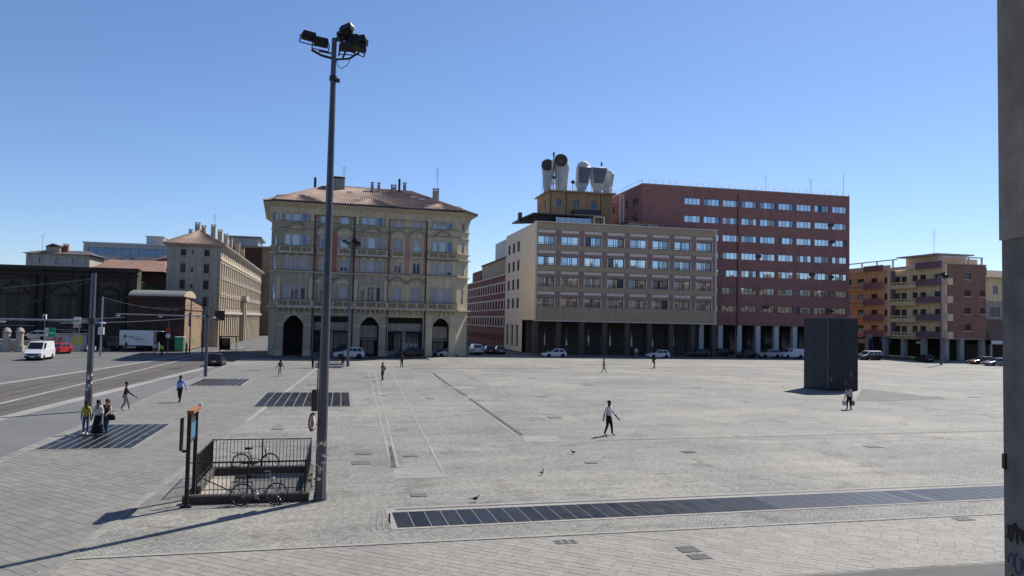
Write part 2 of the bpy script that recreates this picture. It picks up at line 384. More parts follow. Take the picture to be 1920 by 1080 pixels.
def cobble_mat():
    m, nt, p = base_mat('cobble', .78, 0, .35)
    tc = nn(nt, 'ShaderNodeTexCoord'); sp = nn(nt, 'ShaderNodeSeparateXYZ'); nt.links.new(tc.outputs['Object'], sp.inputs[0])
    W = 1.7
    fx = math_n(nt, 'SUBTRACT', math_n(nt, 'FRACT', math_n(nt, 'DIVIDE', sp.outputs[0], W)), .5)
    arc = math_n(nt, 'MULTIPLY', math_n(nt, 'MULTIPLY', fx, fx), 2.0)
    bb = math_n(nt, 'ADD', sp.outputs[1], arc)
    cb = nn(nt, 'ShaderNodeCombineXYZ'); nt.links.new(sp.outputs[0], cb.inputs[0]); nt.links.new(bb, cb.inputs[1])
    nz = nn(nt, 'ShaderNodeTexNoise'); nz.inputs['Scale'].default_value = 4; nt.links.new(tc.outputs['Object'], nz.inputs[0])
    vm = nn(nt, 'ShaderNodeVectorMath', operation='MULTIPLY_ADD'); vm.inputs[1].default_value = (.05, .05, 0)
    nt.links.new(nz.outputs[1], vm.inputs[0]); nt.links.new(cb.outputs[0], vm.inputs[2])
    br = nn(nt, 'ShaderNodeTexBrick'); br.inputs['Scale'].default_value = 1; br.inputs['Brick Width'].default_value = .13; br.inputs['Row Height'].default_value = .115
    br.inputs['Mortar Size'].default_value = .012; br.inputs['Mortar Smooth'].default_value = .4
    br.inputs['Color1'].default_value = (.325, .318, .296, 1); br.inputs['Color2'].default_value = (.224, .219, .204, 1); br.inputs['Mortar'].default_value = (.12, .112, .098, 1)
    nt.links.new(vm.outputs[0], br.inputs[0])
    n1 = nn(nt, 'ShaderNodeTexNoise'); n1.inputs['Scale'].default_value = .16; n1.inputs['Detail'].default_value = 6; n1.inputs['Roughness'].default_value = .6
    nt.links.new(tc.outputs['Object'], n1.inputs[0])
    v = ramp2(nt, n1.outputs[0], (.78, .78, .79), (1.14, 1.12, 1.07), .32, .68)
    # traffic-worn streaks along the long side of the square
    mp = nn(nt, 'ShaderNodeMapping'); mp.inputs['Scale'].default_value = (.09, .9, 1); nt.links.new(tc.outputs['Object'], mp.inputs[0])
    n2 = nn(nt, 'ShaderNodeTexNoise'); n2.inputs['Scale'].default_value = 1.0; n2.inputs['Detail'].default_value = 5; nt.links.new(mp.outputs[0], n2.inputs[0])
    v2 = ramp2(nt, n2.outputs[0], (.88, .88, .88), (1.06, 1.06, 1.05), .35, .65)
    n3 = nn(nt, 'ShaderNodeTexNoise'); n3.inputs['Scale'].default_value = 5; n3.inputs['Detail'].default_value = 6; n3.inputs['Roughness'].default_value = .7; nt.links.new(tc.outputs['Object'], n3.inputs[0])
    v3 = ramp2(nt, n3.outputs[0], (.70, .70, .71), (1.2, 1.2, 1.18), .3, .7)
    c = mixc(nt, 1.0, mixc(nt, 1.0, mixc(nt, 1.0, br.outputs[0], v, 'MULTIPLY'), v2, 'MULTIPLY'), v3, 'MULTIPLY')
    # spilled and trodden stains, gum spots, patches of relaid stone
    n4 = nn(nt, 'ShaderNodeTexNoise'); n4.inputs['Scale'].default_value = .55; n4.inputs['Detail'].default_value = 9; n4.inputs['Roughness'].default_value = .72; n4.inputs['Distortion'].default_value = .6; nt.links.new(tc.outputs['Object'], n4.inputs[0])
    c = mixc(nt, 1.0, c, ramp2(nt, n4.outputs[0], (.66, .65, .63), (1, 1, 1), .36, .47), 'MULTIPLY')
    vo = nn(nt, 'ShaderNodeTexVoronoi'); vo.inputs['Scale'].default_value = 1.15; nt.links.new(tc.outputs['Object'], vo.inputs[0])
    c = mixc(nt, 1.0, c, ramp2(nt, vo.outputs['Distance'], (.42, .41, .40), (1, 1, 1), .035, .06), 'MULTIPLY')
    vp = nn(nt, 'ShaderNodeTexVoronoi', distance='CHEBYCHEV'); vp.inputs['Scale'].default_value = .11; nt.links.new(tc.outputs['Object'], vp.inputs[0])
    sepc = nn(nt, 'ShaderNodeSeparateColor'); nt.links.new(vp.outputs['Color'], sepc.inputs[0])
    c = mixc(nt, 1.0, c, ramp2(nt, sepc.outputs[0], (.87, .87, .88), (1.07, 1.06, 1.04), 0, 1), 'MULTIPLY')
    nt.links.new(c, p.inputs['Base Color'])
    bp = nn(nt, 'ShaderNodeBump'); bp.invert = True; bp.inputs['Strength'].default_value = .5; bp.inputs['Distance'].default_value = .012
    nt.links.new(br.outputs['Fac'], bp.inputs['Height']); nt.links.new(bp.outputs[0], p.inputs['Normal'])
cobble_mat()
def slab_mat(name, lo, hi):
    m, nt, p = base_mat(name, .75, 0, .35)
    at_ = nn(nt, 'ShaderNodeAttribute', attribute_name='tone'); tc = nn(nt, 'ShaderNodeNewGeometry')
    n = nn(nt, 'ShaderNodeTexNoise'); n.inputs['Scale'].default_value = 5; n.inputs['Detail'].default_value = 6; nt.links.new(tc.outputs['Position'], n.inputs[0])
    n2 = nn(nt, 'ShaderNodeTexNoise'); n2.inputs['Scale'].default_value = .35; n2.inputs['Detail'].default_value = 4; nt.links.new(tc.outputs['Position'], n2.inputs[0])
    f = math_n(nt, 'ADD', math_n(nt, 'MULTIPLY', at_.outputs['Fac'], .24), math_n(nt, 'ADD', math_n(nt, 'MULTIPLY', n.outputs[0], .35), math_n(nt, 'MULTIPLY', n2.outputs[0], .45)))
    c = ramp2(nt, f, lo, hi, .25, .9); nt.links.new(c, p.inputs['Base Color'])
    b = nn(nt, 'ShaderNodeBump'); b.inputs['Strength'].default_value = .25; b.inputs['Distance'].default_value = .01; nt.links.new(n.outputs[0], b.inputs['Height']); nt.links.new(b.outputs[0], p.inputs['Normal'])
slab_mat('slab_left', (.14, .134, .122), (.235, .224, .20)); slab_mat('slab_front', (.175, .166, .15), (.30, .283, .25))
M('joint_pale', (.24, .23, .205), .9, .2, 1.2, .1); M('joint_mid', (.20, .188, .165), .9, .3, 1.2, .1)
glass_panel, nt_, p_ = base_mat('panel_black', .34, 0, .13)
def panel_black():
    nt, p = nt_, p_
    tc = nn(nt, 'ShaderNodeNewGeometry'); n = nn(nt, 'ShaderNodeTexNoise'); n.inputs['Scale'].default_value = 2.2; n.inputs['Detail'].default_value = 7; nt.links.new(tc.outputs['Position'], n.inputs[0])
    oi = nn(nt, 'ShaderNodeObjectInfo')
    c = ramp2(nt, math_n(nt, 'ADD', math_n(nt, 'MULTIPLY', n.outputs[0], .7), math_n(nt, 'MULTIPLY', oi.outputs['Random'], .3)), (.008, .008, .010), (.03, .029, .032), .3, .8)
    nt.links.new(c, p.inputs['Base Color']); r = ramp2(nt, n.outputs[0], (.3,) * 3, (.5,) * 3, .35, .7); nt.links.new(r, p.inputs['Roughness'])
panel_black()

g = MB(); g.face([(-3000, -3000, RZ - .03), (3000, -3000, RZ - .03), (3000, 3000, RZ - .03), (-3000, 3000, RZ - .03)], 'asphalt')
tag(g.build('ground'), kind='structure')
# road on the left with its tram lane and pale bands
def strip(mb, p, q, w, z, m, ext0=0.0, ext1=0.0):
    p, q = Vector(p[:2]), Vector(q[:2]); d = (q - p).normalized(); n = Vector((-d.y, d.x)); p = p - d * ext0; q = q + d * ext1
    mb.face([(*(p - n * w / 2), z), (*(q - n * w / 2), z), (*(q + n * w / 2), z), (*(p + n * w / 2), z)], m)
B1 = (G(0, 785, RZ), G(385, 690, RZ)); B2 = (G(0, 757, RZ), G(300, 685, RZ)); B3 = (G(0, 720, RZ), G(330, 670, RZ))
road = MB()
k0 = W2(-13.4, -40); k1 = W2(-13.4, 170)
lp = lambda A, t: A[0] + (A[1] - A[0]) * t
kx = W2(-13.4, 104); road.face([(*k0[:2], RZ), (*kx[:2], RZ), (*lp(B1, -1.6)[:2], RZ)], 'asphalt_grey')
road.face([(*lp(B1, -1.6)[:2], RZ - .008), (*kx[:2], RZ - .008), (*lp(B3, 2.0)[:2], RZ - .008), (*lp(B3, -1.6)[:2], RZ - .008)], 'asphalt_tram')
road_o = tag(road.build('road'), kind='structure')
for A, w in ((B1, .95), (B2, .38), (B3, .7)):
    mb = MB(); strip(mb, A[0], A[1], w, RZ + .006, 'stone_pale', 40, 12 if A is B1 else 40); mb.build('lane_band', road_o)
for A, off in ((B1, -1.7), (B1, -3.1), (B2, -1.6), (B2, -3.0)):   # tram rails sunk in the lane
    d = (A[1] - A[0]).normalized(); n = Vector((-d.y, d.x, 0)) * -off
    mb = MB(); strip(mb, A[0] + n, A[1] + n, .08, RZ + .004, 'metal_dark', 30, 60); mb.build('tram_rail', road_o)

# plaza: one sheet with the stairwell cut out, in the frame of the square
HA0, HA1, HB0, HB1 = -4.45, -1.15, 25.75, 30.05
def sheet(mb, a0, a1, b0, b1, z, m, holes=()):
    w = wall_mesh(a0, a1, b0, b1, list(holes), 0, m)
    n = 0
    for f in w.f:
        pts = [w.v[i] for i in f]
        if len({p[0] for p in pts}) == 2 and len({p[2] for p in pts}) == 2: mb.face([(p[0], p[2], z) for p in pts], m)
pz = MB()
sheet(pz, -13.0, 150, -45, 110.5, 0, 'cobble', [(HA0, HA1, HB0, HB1)])
sheet(pz, 13, 150, 110.5, 124, 0, 'cobble')
pz.face([(-13.0, 110.5, 0), (13, 110.5, 0), (13, 110.5, RZ - .03), (-13.0, 110.5, RZ - .03)], 'stone_kerb'); pz.face([(13, 124, 0), (150, 124, 0), (150, 124, RZ - .03), (13, 124, RZ - .03)], 'stone_kerb'); pz.face([(13, 110.5, 0), (13, 124, 0), (13, 124, RZ - .03), (13, 110.5, RZ - .03)], 'stone_kerb')
plaza = tag(pz.build('plaza', None, (0, 0, 0), R(PA)), kind='structure')
kerb = cached('kerb', lambda: MB().cbox(0, .4, .01, .99, RZ - .04, .022, 'stone_kerb', .015).mesh('kerb_stone'))
for i in range(96): ob('kerb_stone', kerb, plaza, (-13.4, 14 + i, 0))

def aline(b): return -6.44 + (b - 19.14) * .053
def clip(poly, fn):
    out = []
    for i in range(len(poly)):
        p, q = poly[i], poly[(i + 1) % len(poly)]; fp, fq = fn(p), fn(q)
        if fp >= 0: out.append(p)
        if (fp >= 0) != (fq >= 0):
            t = fp / (fp - fq); out.append((p[0] + (q[0] - p[0]) * t, p[1] + (q[1] - p[1]) * t))
    return out
def in_view(p, mar=25):
    d = Vector((p.x, p.y, -CAM_H)); z = d.dot(_f)
    if z < 1: return False
    x = 960 + FPX * d.dot(_r) / z; y = 540 - FPX * d.dot(_u) / z
    return -mar < x < 1900 and y < 1080 + mar
def slab_mesh(name, polys, m):
    vs_, fs_, tone = [], [], []
    for poly, zt, tn in polys:
        n = len(poly); i = len(vs_); vs_ += [(x, y, .002) for x, y in poly] + [(x, y, zt) for x, y in poly]
        fs_.append(tuple(range(i + n, i + 2 * n))); tone.append(tn)
        for k in range(n): fs_.append((i + k, i + (k + 1) % n, i + n + (k + 1) % n, i + n + k)); tone.append(tn)
    me = bpy.data.meshes.new(name); me.from_pydata(vs_, [], fs_); me.materials.append(MATS[m])
    at_ = me.attributes.new('tone', 'FLOAT', 'FACE'); at_.data.foreach_set('value', tone); me.update(); return me
ALL = []
def lay(L, Wd, ang, box, clips, m, gap=.013):
    c, s = math.cos(R(ang)), math.sin(R(ang)); cx, cy = (box[0] + box[1]) / 2, (box[2] + box[3]) / 2
    rad = math.hypot(box[1] - box[0], box[3] - box[2]) / 2; rows = int(rad / Wd) + 1; cols = int(rad / L) + 2
    for j in range(-rows, rows):
        off = random.uniform(0, L)
        for i in range(-cols, cols):
            x0, y0 = i * L + off, j * Wd
            cc = (cx + x0 * c - y0 * s, cy + x0 * s + y0 * c)
            if not (box[0] - 1 < cc[0] < box[1] + 1 and box[2] - 1 < cc[1] < box[3] + 1): continue
            j_ = lambda: random.uniform(-.006, .006)
            loc = [(gap / 2 + j_(), gap / 2 + j_()), (L - gap / 2 + j_(), gap / 2 + j_()), (L - gap / 2 + j_(), Wd - gap / 2 + j_()), (gap / 2 + j_(), Wd - gap / 2 + j_())]
            poly = [(cc[0] + p * c - q * s, cc[1] + p * s + q * c) for p, q in loc]; n0 = len(poly); whole = True
            for fn in clips:
                if any(fn(p) < 0 for p in poly): whole = False; poly = clip(poly, fn)
                if len(poly) < 3: break
            if len(poly) < 3: continue
            ar = abs(sum(poly[k][0] * poly[(k + 1) % len(poly)][1] - poly[(k + 1) % len(poly)][0] * poly[k][1] for k in range(len(poly)))) / 2
            if ar < .01: continue
            m_ = (sum(p[0] for p in poly) / len(poly), sum(p[1] for p in poly) / len(poly))
            ALL.append((poly, m_, m, random.random(), .0065 + random.uniform(0, .004)))
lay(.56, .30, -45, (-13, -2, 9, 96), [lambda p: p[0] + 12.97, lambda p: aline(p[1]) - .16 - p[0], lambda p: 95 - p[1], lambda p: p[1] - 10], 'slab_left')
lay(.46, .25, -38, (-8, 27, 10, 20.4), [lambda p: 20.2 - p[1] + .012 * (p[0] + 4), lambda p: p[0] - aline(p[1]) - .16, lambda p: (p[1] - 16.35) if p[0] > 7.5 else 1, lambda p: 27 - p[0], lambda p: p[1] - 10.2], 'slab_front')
near = []
for i, s in enumerate(ALL):
    w = W2(*s[1])
    if in_view(w, 10): near.append((w.length, i))
near.sort(); own = {i for _, i in near[:300]}
shared = {}
for i in own:
    poly, c_, m, tn, zt = ALL[i]
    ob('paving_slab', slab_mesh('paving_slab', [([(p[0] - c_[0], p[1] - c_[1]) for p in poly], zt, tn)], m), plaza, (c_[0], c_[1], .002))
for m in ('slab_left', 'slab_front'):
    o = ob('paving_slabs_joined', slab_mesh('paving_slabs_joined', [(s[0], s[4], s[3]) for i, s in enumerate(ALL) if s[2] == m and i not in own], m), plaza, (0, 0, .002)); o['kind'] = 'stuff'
mb = MB(); mb.face([(-13, 10, .004), (aline(10), 10, .004), (aline(95), 95, .004), (-13, 95, .004)], 'joint_pale'); mb.build('slab_bed', plaza)
mb = MB(); mb.face([(aline(10) + .01, 10, .004), (27, 10, .004), (27, 20.58, .004), (aline(20) + .01, 20.2, .004)], 'joint_mid'); mb.build('slab_bed', plaza)
mb = MB(); mb.box(5.5, 30, 9, 16.2, .001, .03, 'asphalt'); mb.build('asphalt_apron', plaza)
def band(a0, b0, a1, b1, w, m='stone_pale', z=.014, name='stone_band', z0=.001):
    d = Vector((a1 - a0, b1 - b0)); L = d.length; rz = math.atan2(d.y, d.x)
    mb = MB(); mb.box(0, L, -w / 2, w / 2, z0, z, m); return mb.build(name, plaza, (a0, b0, 0), rz)
def stones(a0, b0, a1, b1, w, L=1.0, m='stone_kerb', z=.022, name='border_stone'):
    d = Vector((a1 - a0, b1 - b0)); n = max(1, int(d.length / L)); rz = math.atan2(d.y, d.x); l = d.length / n
    me = cached(('bs', round(l, 3), w, m, z), lambda: MB().box(.006, l - .006, -w / 2, w / 2, .001, z, m).mesh(name))
    for i in range(n): ob(name, me, plaza, (a0 + d.x * i / n, b0 + d.y * i / n, 0), rz)
stones(aline(12), 12, aline(45), 45, .26, 1.1); band(aline(45.05), 45.05, aline(96), 96, .26, 'stone_pale', .02)
stones(aline(20.3) + .25, 20.32, 27, 20.68, .16, 1.2, 'stone_pale', .02)
# long row of black panels with its drain
SB = Vector((1.74, 21.85)); SA = R(1.7)
sp = ob('panel_row_bed', MB().box(-.18, 44, -.16, 2.32, .001, .012, 'stone_pale').mesh('panel_row_bed'), plaza, (SB.x, SB.y, 0), SA)
pm = MB().box(.012, .485, 0, 1.72, 0, .006, 'panel_black').mesh('floor_panel')
M('panel_half_glare', (.022, .022, .026), .36, .25, 2, .05, spec=.2); M('panel_glare', (.05, .05, .055), .36, .25, 2, .05, spec=.26)
pmm = MB().box(.012, .485, 0, 1.72, 0, .006, 'panel_half_glare').mesh('floor_panel'); pmw = MB().box(.012, .485, 0, 1.72, 0, .006, 'panel_glare').mesh('floor_panel')
for i in range(86): ob('floor_panel', pmw if 25 <= i <= 37 and i != 36 else (pmm if i in (20, 22, 23, 24, 36) or i > 37 else pm), sp, (i * .5, 0, .0125))   # glare put into the colour: palest panels mid-row, half-pale ones around
ob('drain_channel', MB().box(0, 44, 2.02, 2.13, 0, .006, 'drain').mesh('drain_channel'), sp, (0.15, 0, .0125))
for i in range(4): band(1.0 + i * .17, 21.75, 1.1 + i * .17, 23.5, .05, 'stone_kerb', .012)
# three fields of dark floor panels on the left
def field(name_pts, nb, na=1):
    P = [GAB(*q) for q in name_pts]   # near-left, near-right, far-right, far-left
    a0 = max(-12.8, (P[0][0] + P[3][0]) / 2); a1 = (P[1][0] + P[2][0]) / 2; b0 = (P[0][1] + P[1][1]) / 2; b1 = (P[2][1] + P[3][1]) / 2
    bed = ob('panel_field_bed', MB().box(-.16, a1 - a0 + .16, -.16, b1 - b0 + .16, .001, .026, 'stone_kerb').mesh('panel_field_bed'), plaza, (a0, b0, 0))
    w = (a1 - a0) / nb; L = (b1 - b0) / na
    me = MB().box(.03, w - .03, .02, L - .02, 0, .007, 'panel_black').mesh('floor_panel')
    for i in range(nb):
        for j in range(na): ob('floor_panel', me, bed, (i * w, j * L, .0265))
    ch = MB().box(0, .26, 0, .05, 0, .004, 'stone_pale').mesh('edge_mark')
    for j in range(5):
        for a in (.1, a1 - a0 - .42): ob('edge_mark', ch, bed, (a, (j + .5) * (b1 - b0) / 5, .034))
field([(20, 845), (245, 841), (320, 796), (112, 798)], 9, 2)
field([(355, 723), (450, 724), (470, 711), (380, 711)], 9, 2)
field([(468, 763), (655, 762), (656, 736), (507, 737)], 10, 3)
# thin pale tracks, drains and flat patches across the cobbles
for (x0, y0, x1, y1, w, m) in ((735, 878, 690, 694, .1, 'stone_pale'), (746, 876, 702, 694, .1, 'stone_pale'), (835, 895, 735, 700, .09, 'stone_pale'), (812, 700, 845, 725, .32, 'drain'), (852, 729, 873, 742, .32, 'drain'), (880, 747, 978, 816, .26, 'drain'), (806, 700, 972, 819, .12, 'stone_pale'),
    (1120, 826, 1880, 808, .08, 'drain'), (770, 691, 1500, 689, .3, 'drain'), (1090, 693.5, 1500, 691.5, .45, 'stone_pale'), (1650, 752, 1880, 784, .1, 'stone_pale'), (905, 716, 1005, 775, .1, 'stone_pale')):
    p, q = GAB(x0, y0), GAB(x1, y1); band(*p, *q, w, m, .012 if m != 'drain' else .009, 'stone_band' if m != 'drain' else 'drain_channel')
def patch(pts, m='stone_flat', z=.008, name='flat_paving'):
    mb = MB(); P = [GAB(*q) for q in pts]; mb.prism(P, .001, z, m); return mb.build(name, plaza)
patch([(738, 898), (835, 896), (818, 876), (737, 878)]); patch([(985, 829), (1062, 829), (1040, 817), (978, 817)]); patch([(880, 748), (930, 748), (918, 741), (874, 741)]); patch([(855, 729), (895, 729), (886, 725), (849, 725)])
patch([(1604, 752), (1688, 751), (1778, 748), (1700, 738), (1616, 729)], 'manhole', .007)
patch([(729, 838), (735, 838), (742, 877), (733, 877)], 'drain', .016, 'drain_grate')
def cover(px, py, wa, wb, m='manhole', grid=0):
    a, b = GAB(px, py); o = ob('manhole_cover', cached(('mh', wa, wb, m), lambda: MB().box(-wa / 2, wa / 2, -wb / 2, wb / 2, .001, .022, m).mesh('manhole_cover')), plaza, (a, b, 0))
    for i in range(grid):
        ob('grate_slot', cached(('gs', wa, wb, grid), lambda: MB().box(-wa * .4 / grid, wa * .4 / grid, -wb * .46, wb * .46, 0, .004, 'drain').mesh('grate_slot')), o, (-wa / 2 + (i + .5) * wa / grid, 0, .0225))
for q in ((677, 868, .75, .7), (681, 851, .7, .45), (769, 855, .62, .42), (806, 747, .6, .5), (1040, 783, .8, .8), (1017, 744, .9, .6), (1637, 838, .8, .6), (785, 929, .55, .4), (720, 742, .5, .4), (1108, 868, .5, .35), (1305, 727, .9, .6), (1755, 745, .9, .7), (885, 710, .8, .6), (585, 722, .7, .6), (600, 795, .7, .35), (1825, 745, .9, .7), (1100, 722, .9, .7), (520, 805, .6, .4)): cover(*q)
cover(1060, 1017, .62, .34, 'stone_pale', 3); cover(1291, 848, .62, .4, 'manhole', 4); cover(1806, 974, .6, .35, 'manhole', 3); cover(1290, 1031, .55, .5, 'manhole', 4); cover(1311, 1045, .55, .4, 'manhole', 4)

# ------------------------------------------------------------------ buildings
def fr(o, deg, u, v):
    a = R(deg); return Vector((o[0] + math.cos(a) * u - math.sin(a) * v, o[1] + math.sin(a) * u + math.cos(a) * v, 0))
def boxp(F, name, u0, u1, v0, v1, z0, z1, m): return F.put(name, MB().box(0, u1 - u0, 0, v1 - v0, 0, z1 - z0, m).mesh(name), u0, v0, z0)
def part(root, name, mb, loc=(0, 0, 0)): return mb.build(name, root, loc)
def antenna(x, y, z, h, label, n=4):
    o = empty('roof_antenna', (x, y, z)); mb = MB().cyl((0, 0, 0), (0, 0, h), .035, 'metal_grey', n=5); part(o, 'mast', mb)
    mb = MB()
    for i in range(n):
        w = .55 - i * .05; zz = h - .15 - i * h * .09; mb.cyl((-w, 0, zz), (w, 0, zz), .018, 'metal_grey', n=4)
    part(o, 'aerial', mb); tag(o, label, 'antenna'); return o
def chimney(root, x, y, z, w, d, h, m='roof_tile', cap=True):
    mb = MB().box(-w / 2, w / 2, -d / 2, d / 2, -1.2, h, m); 
    if cap:
        mb.box(-w / 2 - .08, w / 2 + .08, -d / 2 - .08, d / 2 + .08, h + .25, h + .33, m)
        for sx in (-1, 1):
            for sy in (-1, 1): mb.box(sx * (w / 2 - .1) - .06, sx * (w / 2 - .1) + .06, sy * (d / 2 - .1) - .06, sy * (d / 2 - .1) + .06, h, h + .25, m)
    return part(root, 'chimney', mb, (x, y, z))

# --- brown office block with a dark portico
BO = G(1000, 664); BA = 12.5
GL = ['glass_mirror'] * 13 + ['glass_soft'] * 5 + ['glass_mid'] * 3 + ['glass_dark', 'blind']
br = empty('office_building', BO, R(BA)); tag(br, 'tan office block with four rows of wide windows over a dark portico', 'building')
F = Fac(br); BW = 36.6; rows = [20.38, 16.55, 12.71, 8.88]; us = [.55 + 4.55 * i for i in range(8)]
holes = [(u, u + 3.2, z, z + 1.62) for z in rows for u in us]
F.add('wall', wall_mesh(0, BW, 6.3, 24.5, holes, .3, 'panel_redbrown'))
for z in rows:
    boxp(F, 'spandrel', .28, BW - .28, -.07, .002, z - 1.0 if z > 9 else 6.32, z - .1, 'stucco_tan')
    for u in us:
        window(F, u, z, 3.2, 1.62, .27, (0, .37, .5, .63, 1), 'frame_dark', GL, .09, .2, jit=.014)
        boxp(F, 'lintel_panel', u - .12, u + 3.3, -.05, .002, z + 2.2, z + 2.72, 'panel_pale')
        for k in (-1, 1): boxp(F, 'window_jamb', (u - .17) if k < 0 else u + 3.2, u if k < 0 else u + 3.38, -.05, .05, z - .06, z + 1.66, 'panel_pale')
boxp(F, 'parapet', .28, BW - .28, -.07, .002, 23.2, 24.4, 'stucco_tan')
for a, b, c, d in ((0, .28, 6.3, 24.5), (BW - .28, BW, 6.3, 24.5)): boxp(F, 'edge_frame', a, b, -.16, .002, c, d, 'panel_pale')
boxp(F, 'coping', -.1, BW + .1, -.22, .6, 24.5, 24.68, 'panel_pale'); boxp(F, 'bottom_edge', -.05, BW + .05, -.2, .002, 6.12, 6.3, 'panel_pale')
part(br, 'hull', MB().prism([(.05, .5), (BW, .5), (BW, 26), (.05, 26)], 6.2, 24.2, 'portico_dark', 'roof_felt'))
FS = Fac(br, 0, 26, -90); sw = []
for z in rows:
    for t in (22.6, 18.2, 13.9): sw.append((26 - t - 1.0, 26 - t + 1.0, z - .25, z + 1.85))
for i, t in enumerate((23.2, 18.6, 14.0)): sw.append((26 - t - 1.2, 26 - t + 1.2, .9, 5.3))
FS.add('wall', wall_mesh(0, 16.5, 0, 6.3, [h for h in sw if h[3] < 6.3], .4, 'stone_ivory')); FS.add('wall', wall_mesh(0, 26, 6.3, 24.5, [h for h in sw if h[2] > 6.3], .4, 'stone_ivory'))
for h in sw: window(FS, h[0], h[2], h[1] - h[0], h[3] - h[2], .38, (0, .5, 1), 'frame_brown', 'glass_dark', .08)
for i in range(9):
    u = .35 + 4.5 * i; mb = MB().box(-.45, .45, 0, .9, 0, 6.15, 'portico_stone').box(-.52, .52, -.07, .97, 0, .5, 'portico_stone'); F.add('portico_column', mb, u, .1, 0)
bh = []
for i in range(8):
    u = 1.6 + 4.5 * i; bh.append((u, u + 1.3, .2, 4.9)); bh.append((u + 2.0, u + 2.5, 1.4, 4.9))
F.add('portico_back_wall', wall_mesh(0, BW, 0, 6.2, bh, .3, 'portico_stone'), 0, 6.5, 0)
for h in bh: window(F, h[0], h[2], h[1] - h[0], h[3] - h[2], 6.78, (0, 1), 'frame_dark', 'glass_dark' if h[1] - h[0] > 1 else 'glass_mid', .06)
part(br, 'portico_floor', MB().box(0, BW, -.6, 6.6, -.2, .05, 'portico_stone'))
# roof terrace things on the office block
def roof_thing(name, o, deg, u, v, z): return empty(name, fr(o, deg, u, v) + Vector((0, 0, z)), R(deg))
t = roof_thing('roof_canopy', BO, BA, -.2, 1.2, 24.2); mb = MB().prism([(0, 0), (11.5, .3), (11.5, 9), (-.6, 16), (-.6, 9)], 1.95, 2.2, 'metal_dark'); part(t, 'canopy', mb)
part(t, 'fascia', MB().box(.5, 11.4, 1.2, 1.35, .4, 1.93, 'metal_black'))
for u in (.6, 4, 7.5, 11): part(t, 'post', MB().cyl((u, .6, .1), (u, .6, 1.95), .07, 'metal_black'))
part(t, 'wing', MB().prism([(-.9, 8), (-.3, 8), (-.3, 9.2), (-.9, 9.2)], 1.4, 3.3, 'metal_dark')); tag(t, 'dark flat canopy over the corner terrace of the tan office block', 'canopy')
t = roof_thing('terrace_glazing', BO, BA, 4.2, .9, 24.2)
for i in range(6): part(t, 'glass_panel', MB().box(i * 1.15, i * 1.15 + 1.1, 0, .05, .1, 1.5, 'glass_mid')); part(t, 'post', MB().box(i * 1.15 - .04, i * 1.15 + .03, -.03, .09, 0, 1.55, 'metal_white'))
tag(t, 'glazed balustrade panels on the roof edge below the dark canopy', 'glazing')
t = roof_thing('white_frame', BO, BA, 11.6, .9, 24.2)
for a, b, c, d in ((0, .12, 0, 2.0), (2.0, 2.12, 0, 2.0), (.12, 2.0, 1.86, 1.98), (.12, 2.0, .3, .4)): part(t, 'bar', MB().box(a, b, 0, .1, c, d, 'metal_white'))
tag(t, 'white rectangular frame standing on the office roof edge', 'frame')
t = roof_thing('roof_hut', BO, BA, 19.5, 3, 24.2); part(t, 'wall', MB().box(0, 6, 0, 4, 0, 1.5, 'concrete_pale')); part(t, 'roof', MB().box(-.6, 6.4, -.5, 4.5, 1.5, 1.75, 'rust')); part(t, 'vent', MB().box(2.6, 4.0, -.06, .0, .5, 1.1, 'metal_dark')); tag(t, 'low roof hut with a rust brown flat top on the office block', 'hut')
q = fr(BO, BA, 24.3, 2.6); antenna(q.x, q.y, 24.3, 6.0, 'thin aerial in front of the red brick wall above the roof hut', 2)
# --- ochre tower on the roof
t = roof_thing('roof_tower', BO, BA, 6.44, 14, 0); F = Fac(t); TW = 13.5
tw = [(1.37, 2.45, 29.95, 31.3), (5.05, 6.2, 30.0, 31.25), (8.85, 9.95, 29.4, 31.25), (8.7, 10.0, 25.2, 26.9), (11.6, 12.3, 25.2, 26.7), (4.2, 4.9, 25.2, 26.6)]
F.add('wall', wall_mesh(0, TW, 20.0, 32.9, tw, .3, 'stucco_ochre'))
for h in tw: window(F, h[0], h[2], h[1] - h[0], h[3] - h[2], .28, (0, .5, 1), 'frame_dark', 'glass_blue', .07)
FL = Fac(t, 0, 10.5, -90); lw = [(2, 2.9, 29.6, 31.2), (6.3, 7.1, 29.9, 31.5)]; FL.add('wall', wall_mesh(0, 10.5, 20, 32.9, lw, .3, 'stucco_ochre'))
for h in lw: window(FL, h[0], h[2], h[1] - h[0], h[3] - h[2], .28, (0, 1), 'frame_dark', 'glass_dark', .06)
part(t, 'hull', MB().box(.35, TW, .35, 10.5, 20, 32.8, 'stucco_ochre')); part(t, 'roof_slab', MB().box(-.5, TW + .7, -.7, 11, 32.9, 33.2, 'stucco_tan'))
b = part(t, 'balcony', MB().box(4.8, 10.7, -1.4, 0, 28.0, 28.25, 'stucco_tan')); mb = MB(); mb.box(4.8, 10.7, -1.4, -1.34, 28.25, 29.25, 'metal_dark'); mb.box(4.8, 4.86, -1.34, 0, 28.25, 29.25, 'metal_dark'); mb.box(10.64, 10.7, -1.34, 0, 28.25, 29.25, 'metal_dark'); ob('railing', mb.mesh('railing'), b)
for u in (.15, 3.5, 11.0): part(t, 'drainpipe', MB().cyl((u, -.08, 24), (u, -.08, 32.9), .06, 'metal_dark', n=6))
tag(t, 'ochre rendered tower with a small balcony on the office roof', 'tower')
def ant(name, u, v, label, build):
    o = empty(name, fr(BO, BA, u, 17 + v) + Vector((0, 0, 33.2)), R(BA)); build(o); tag(o, label, 'antenna', None); return o
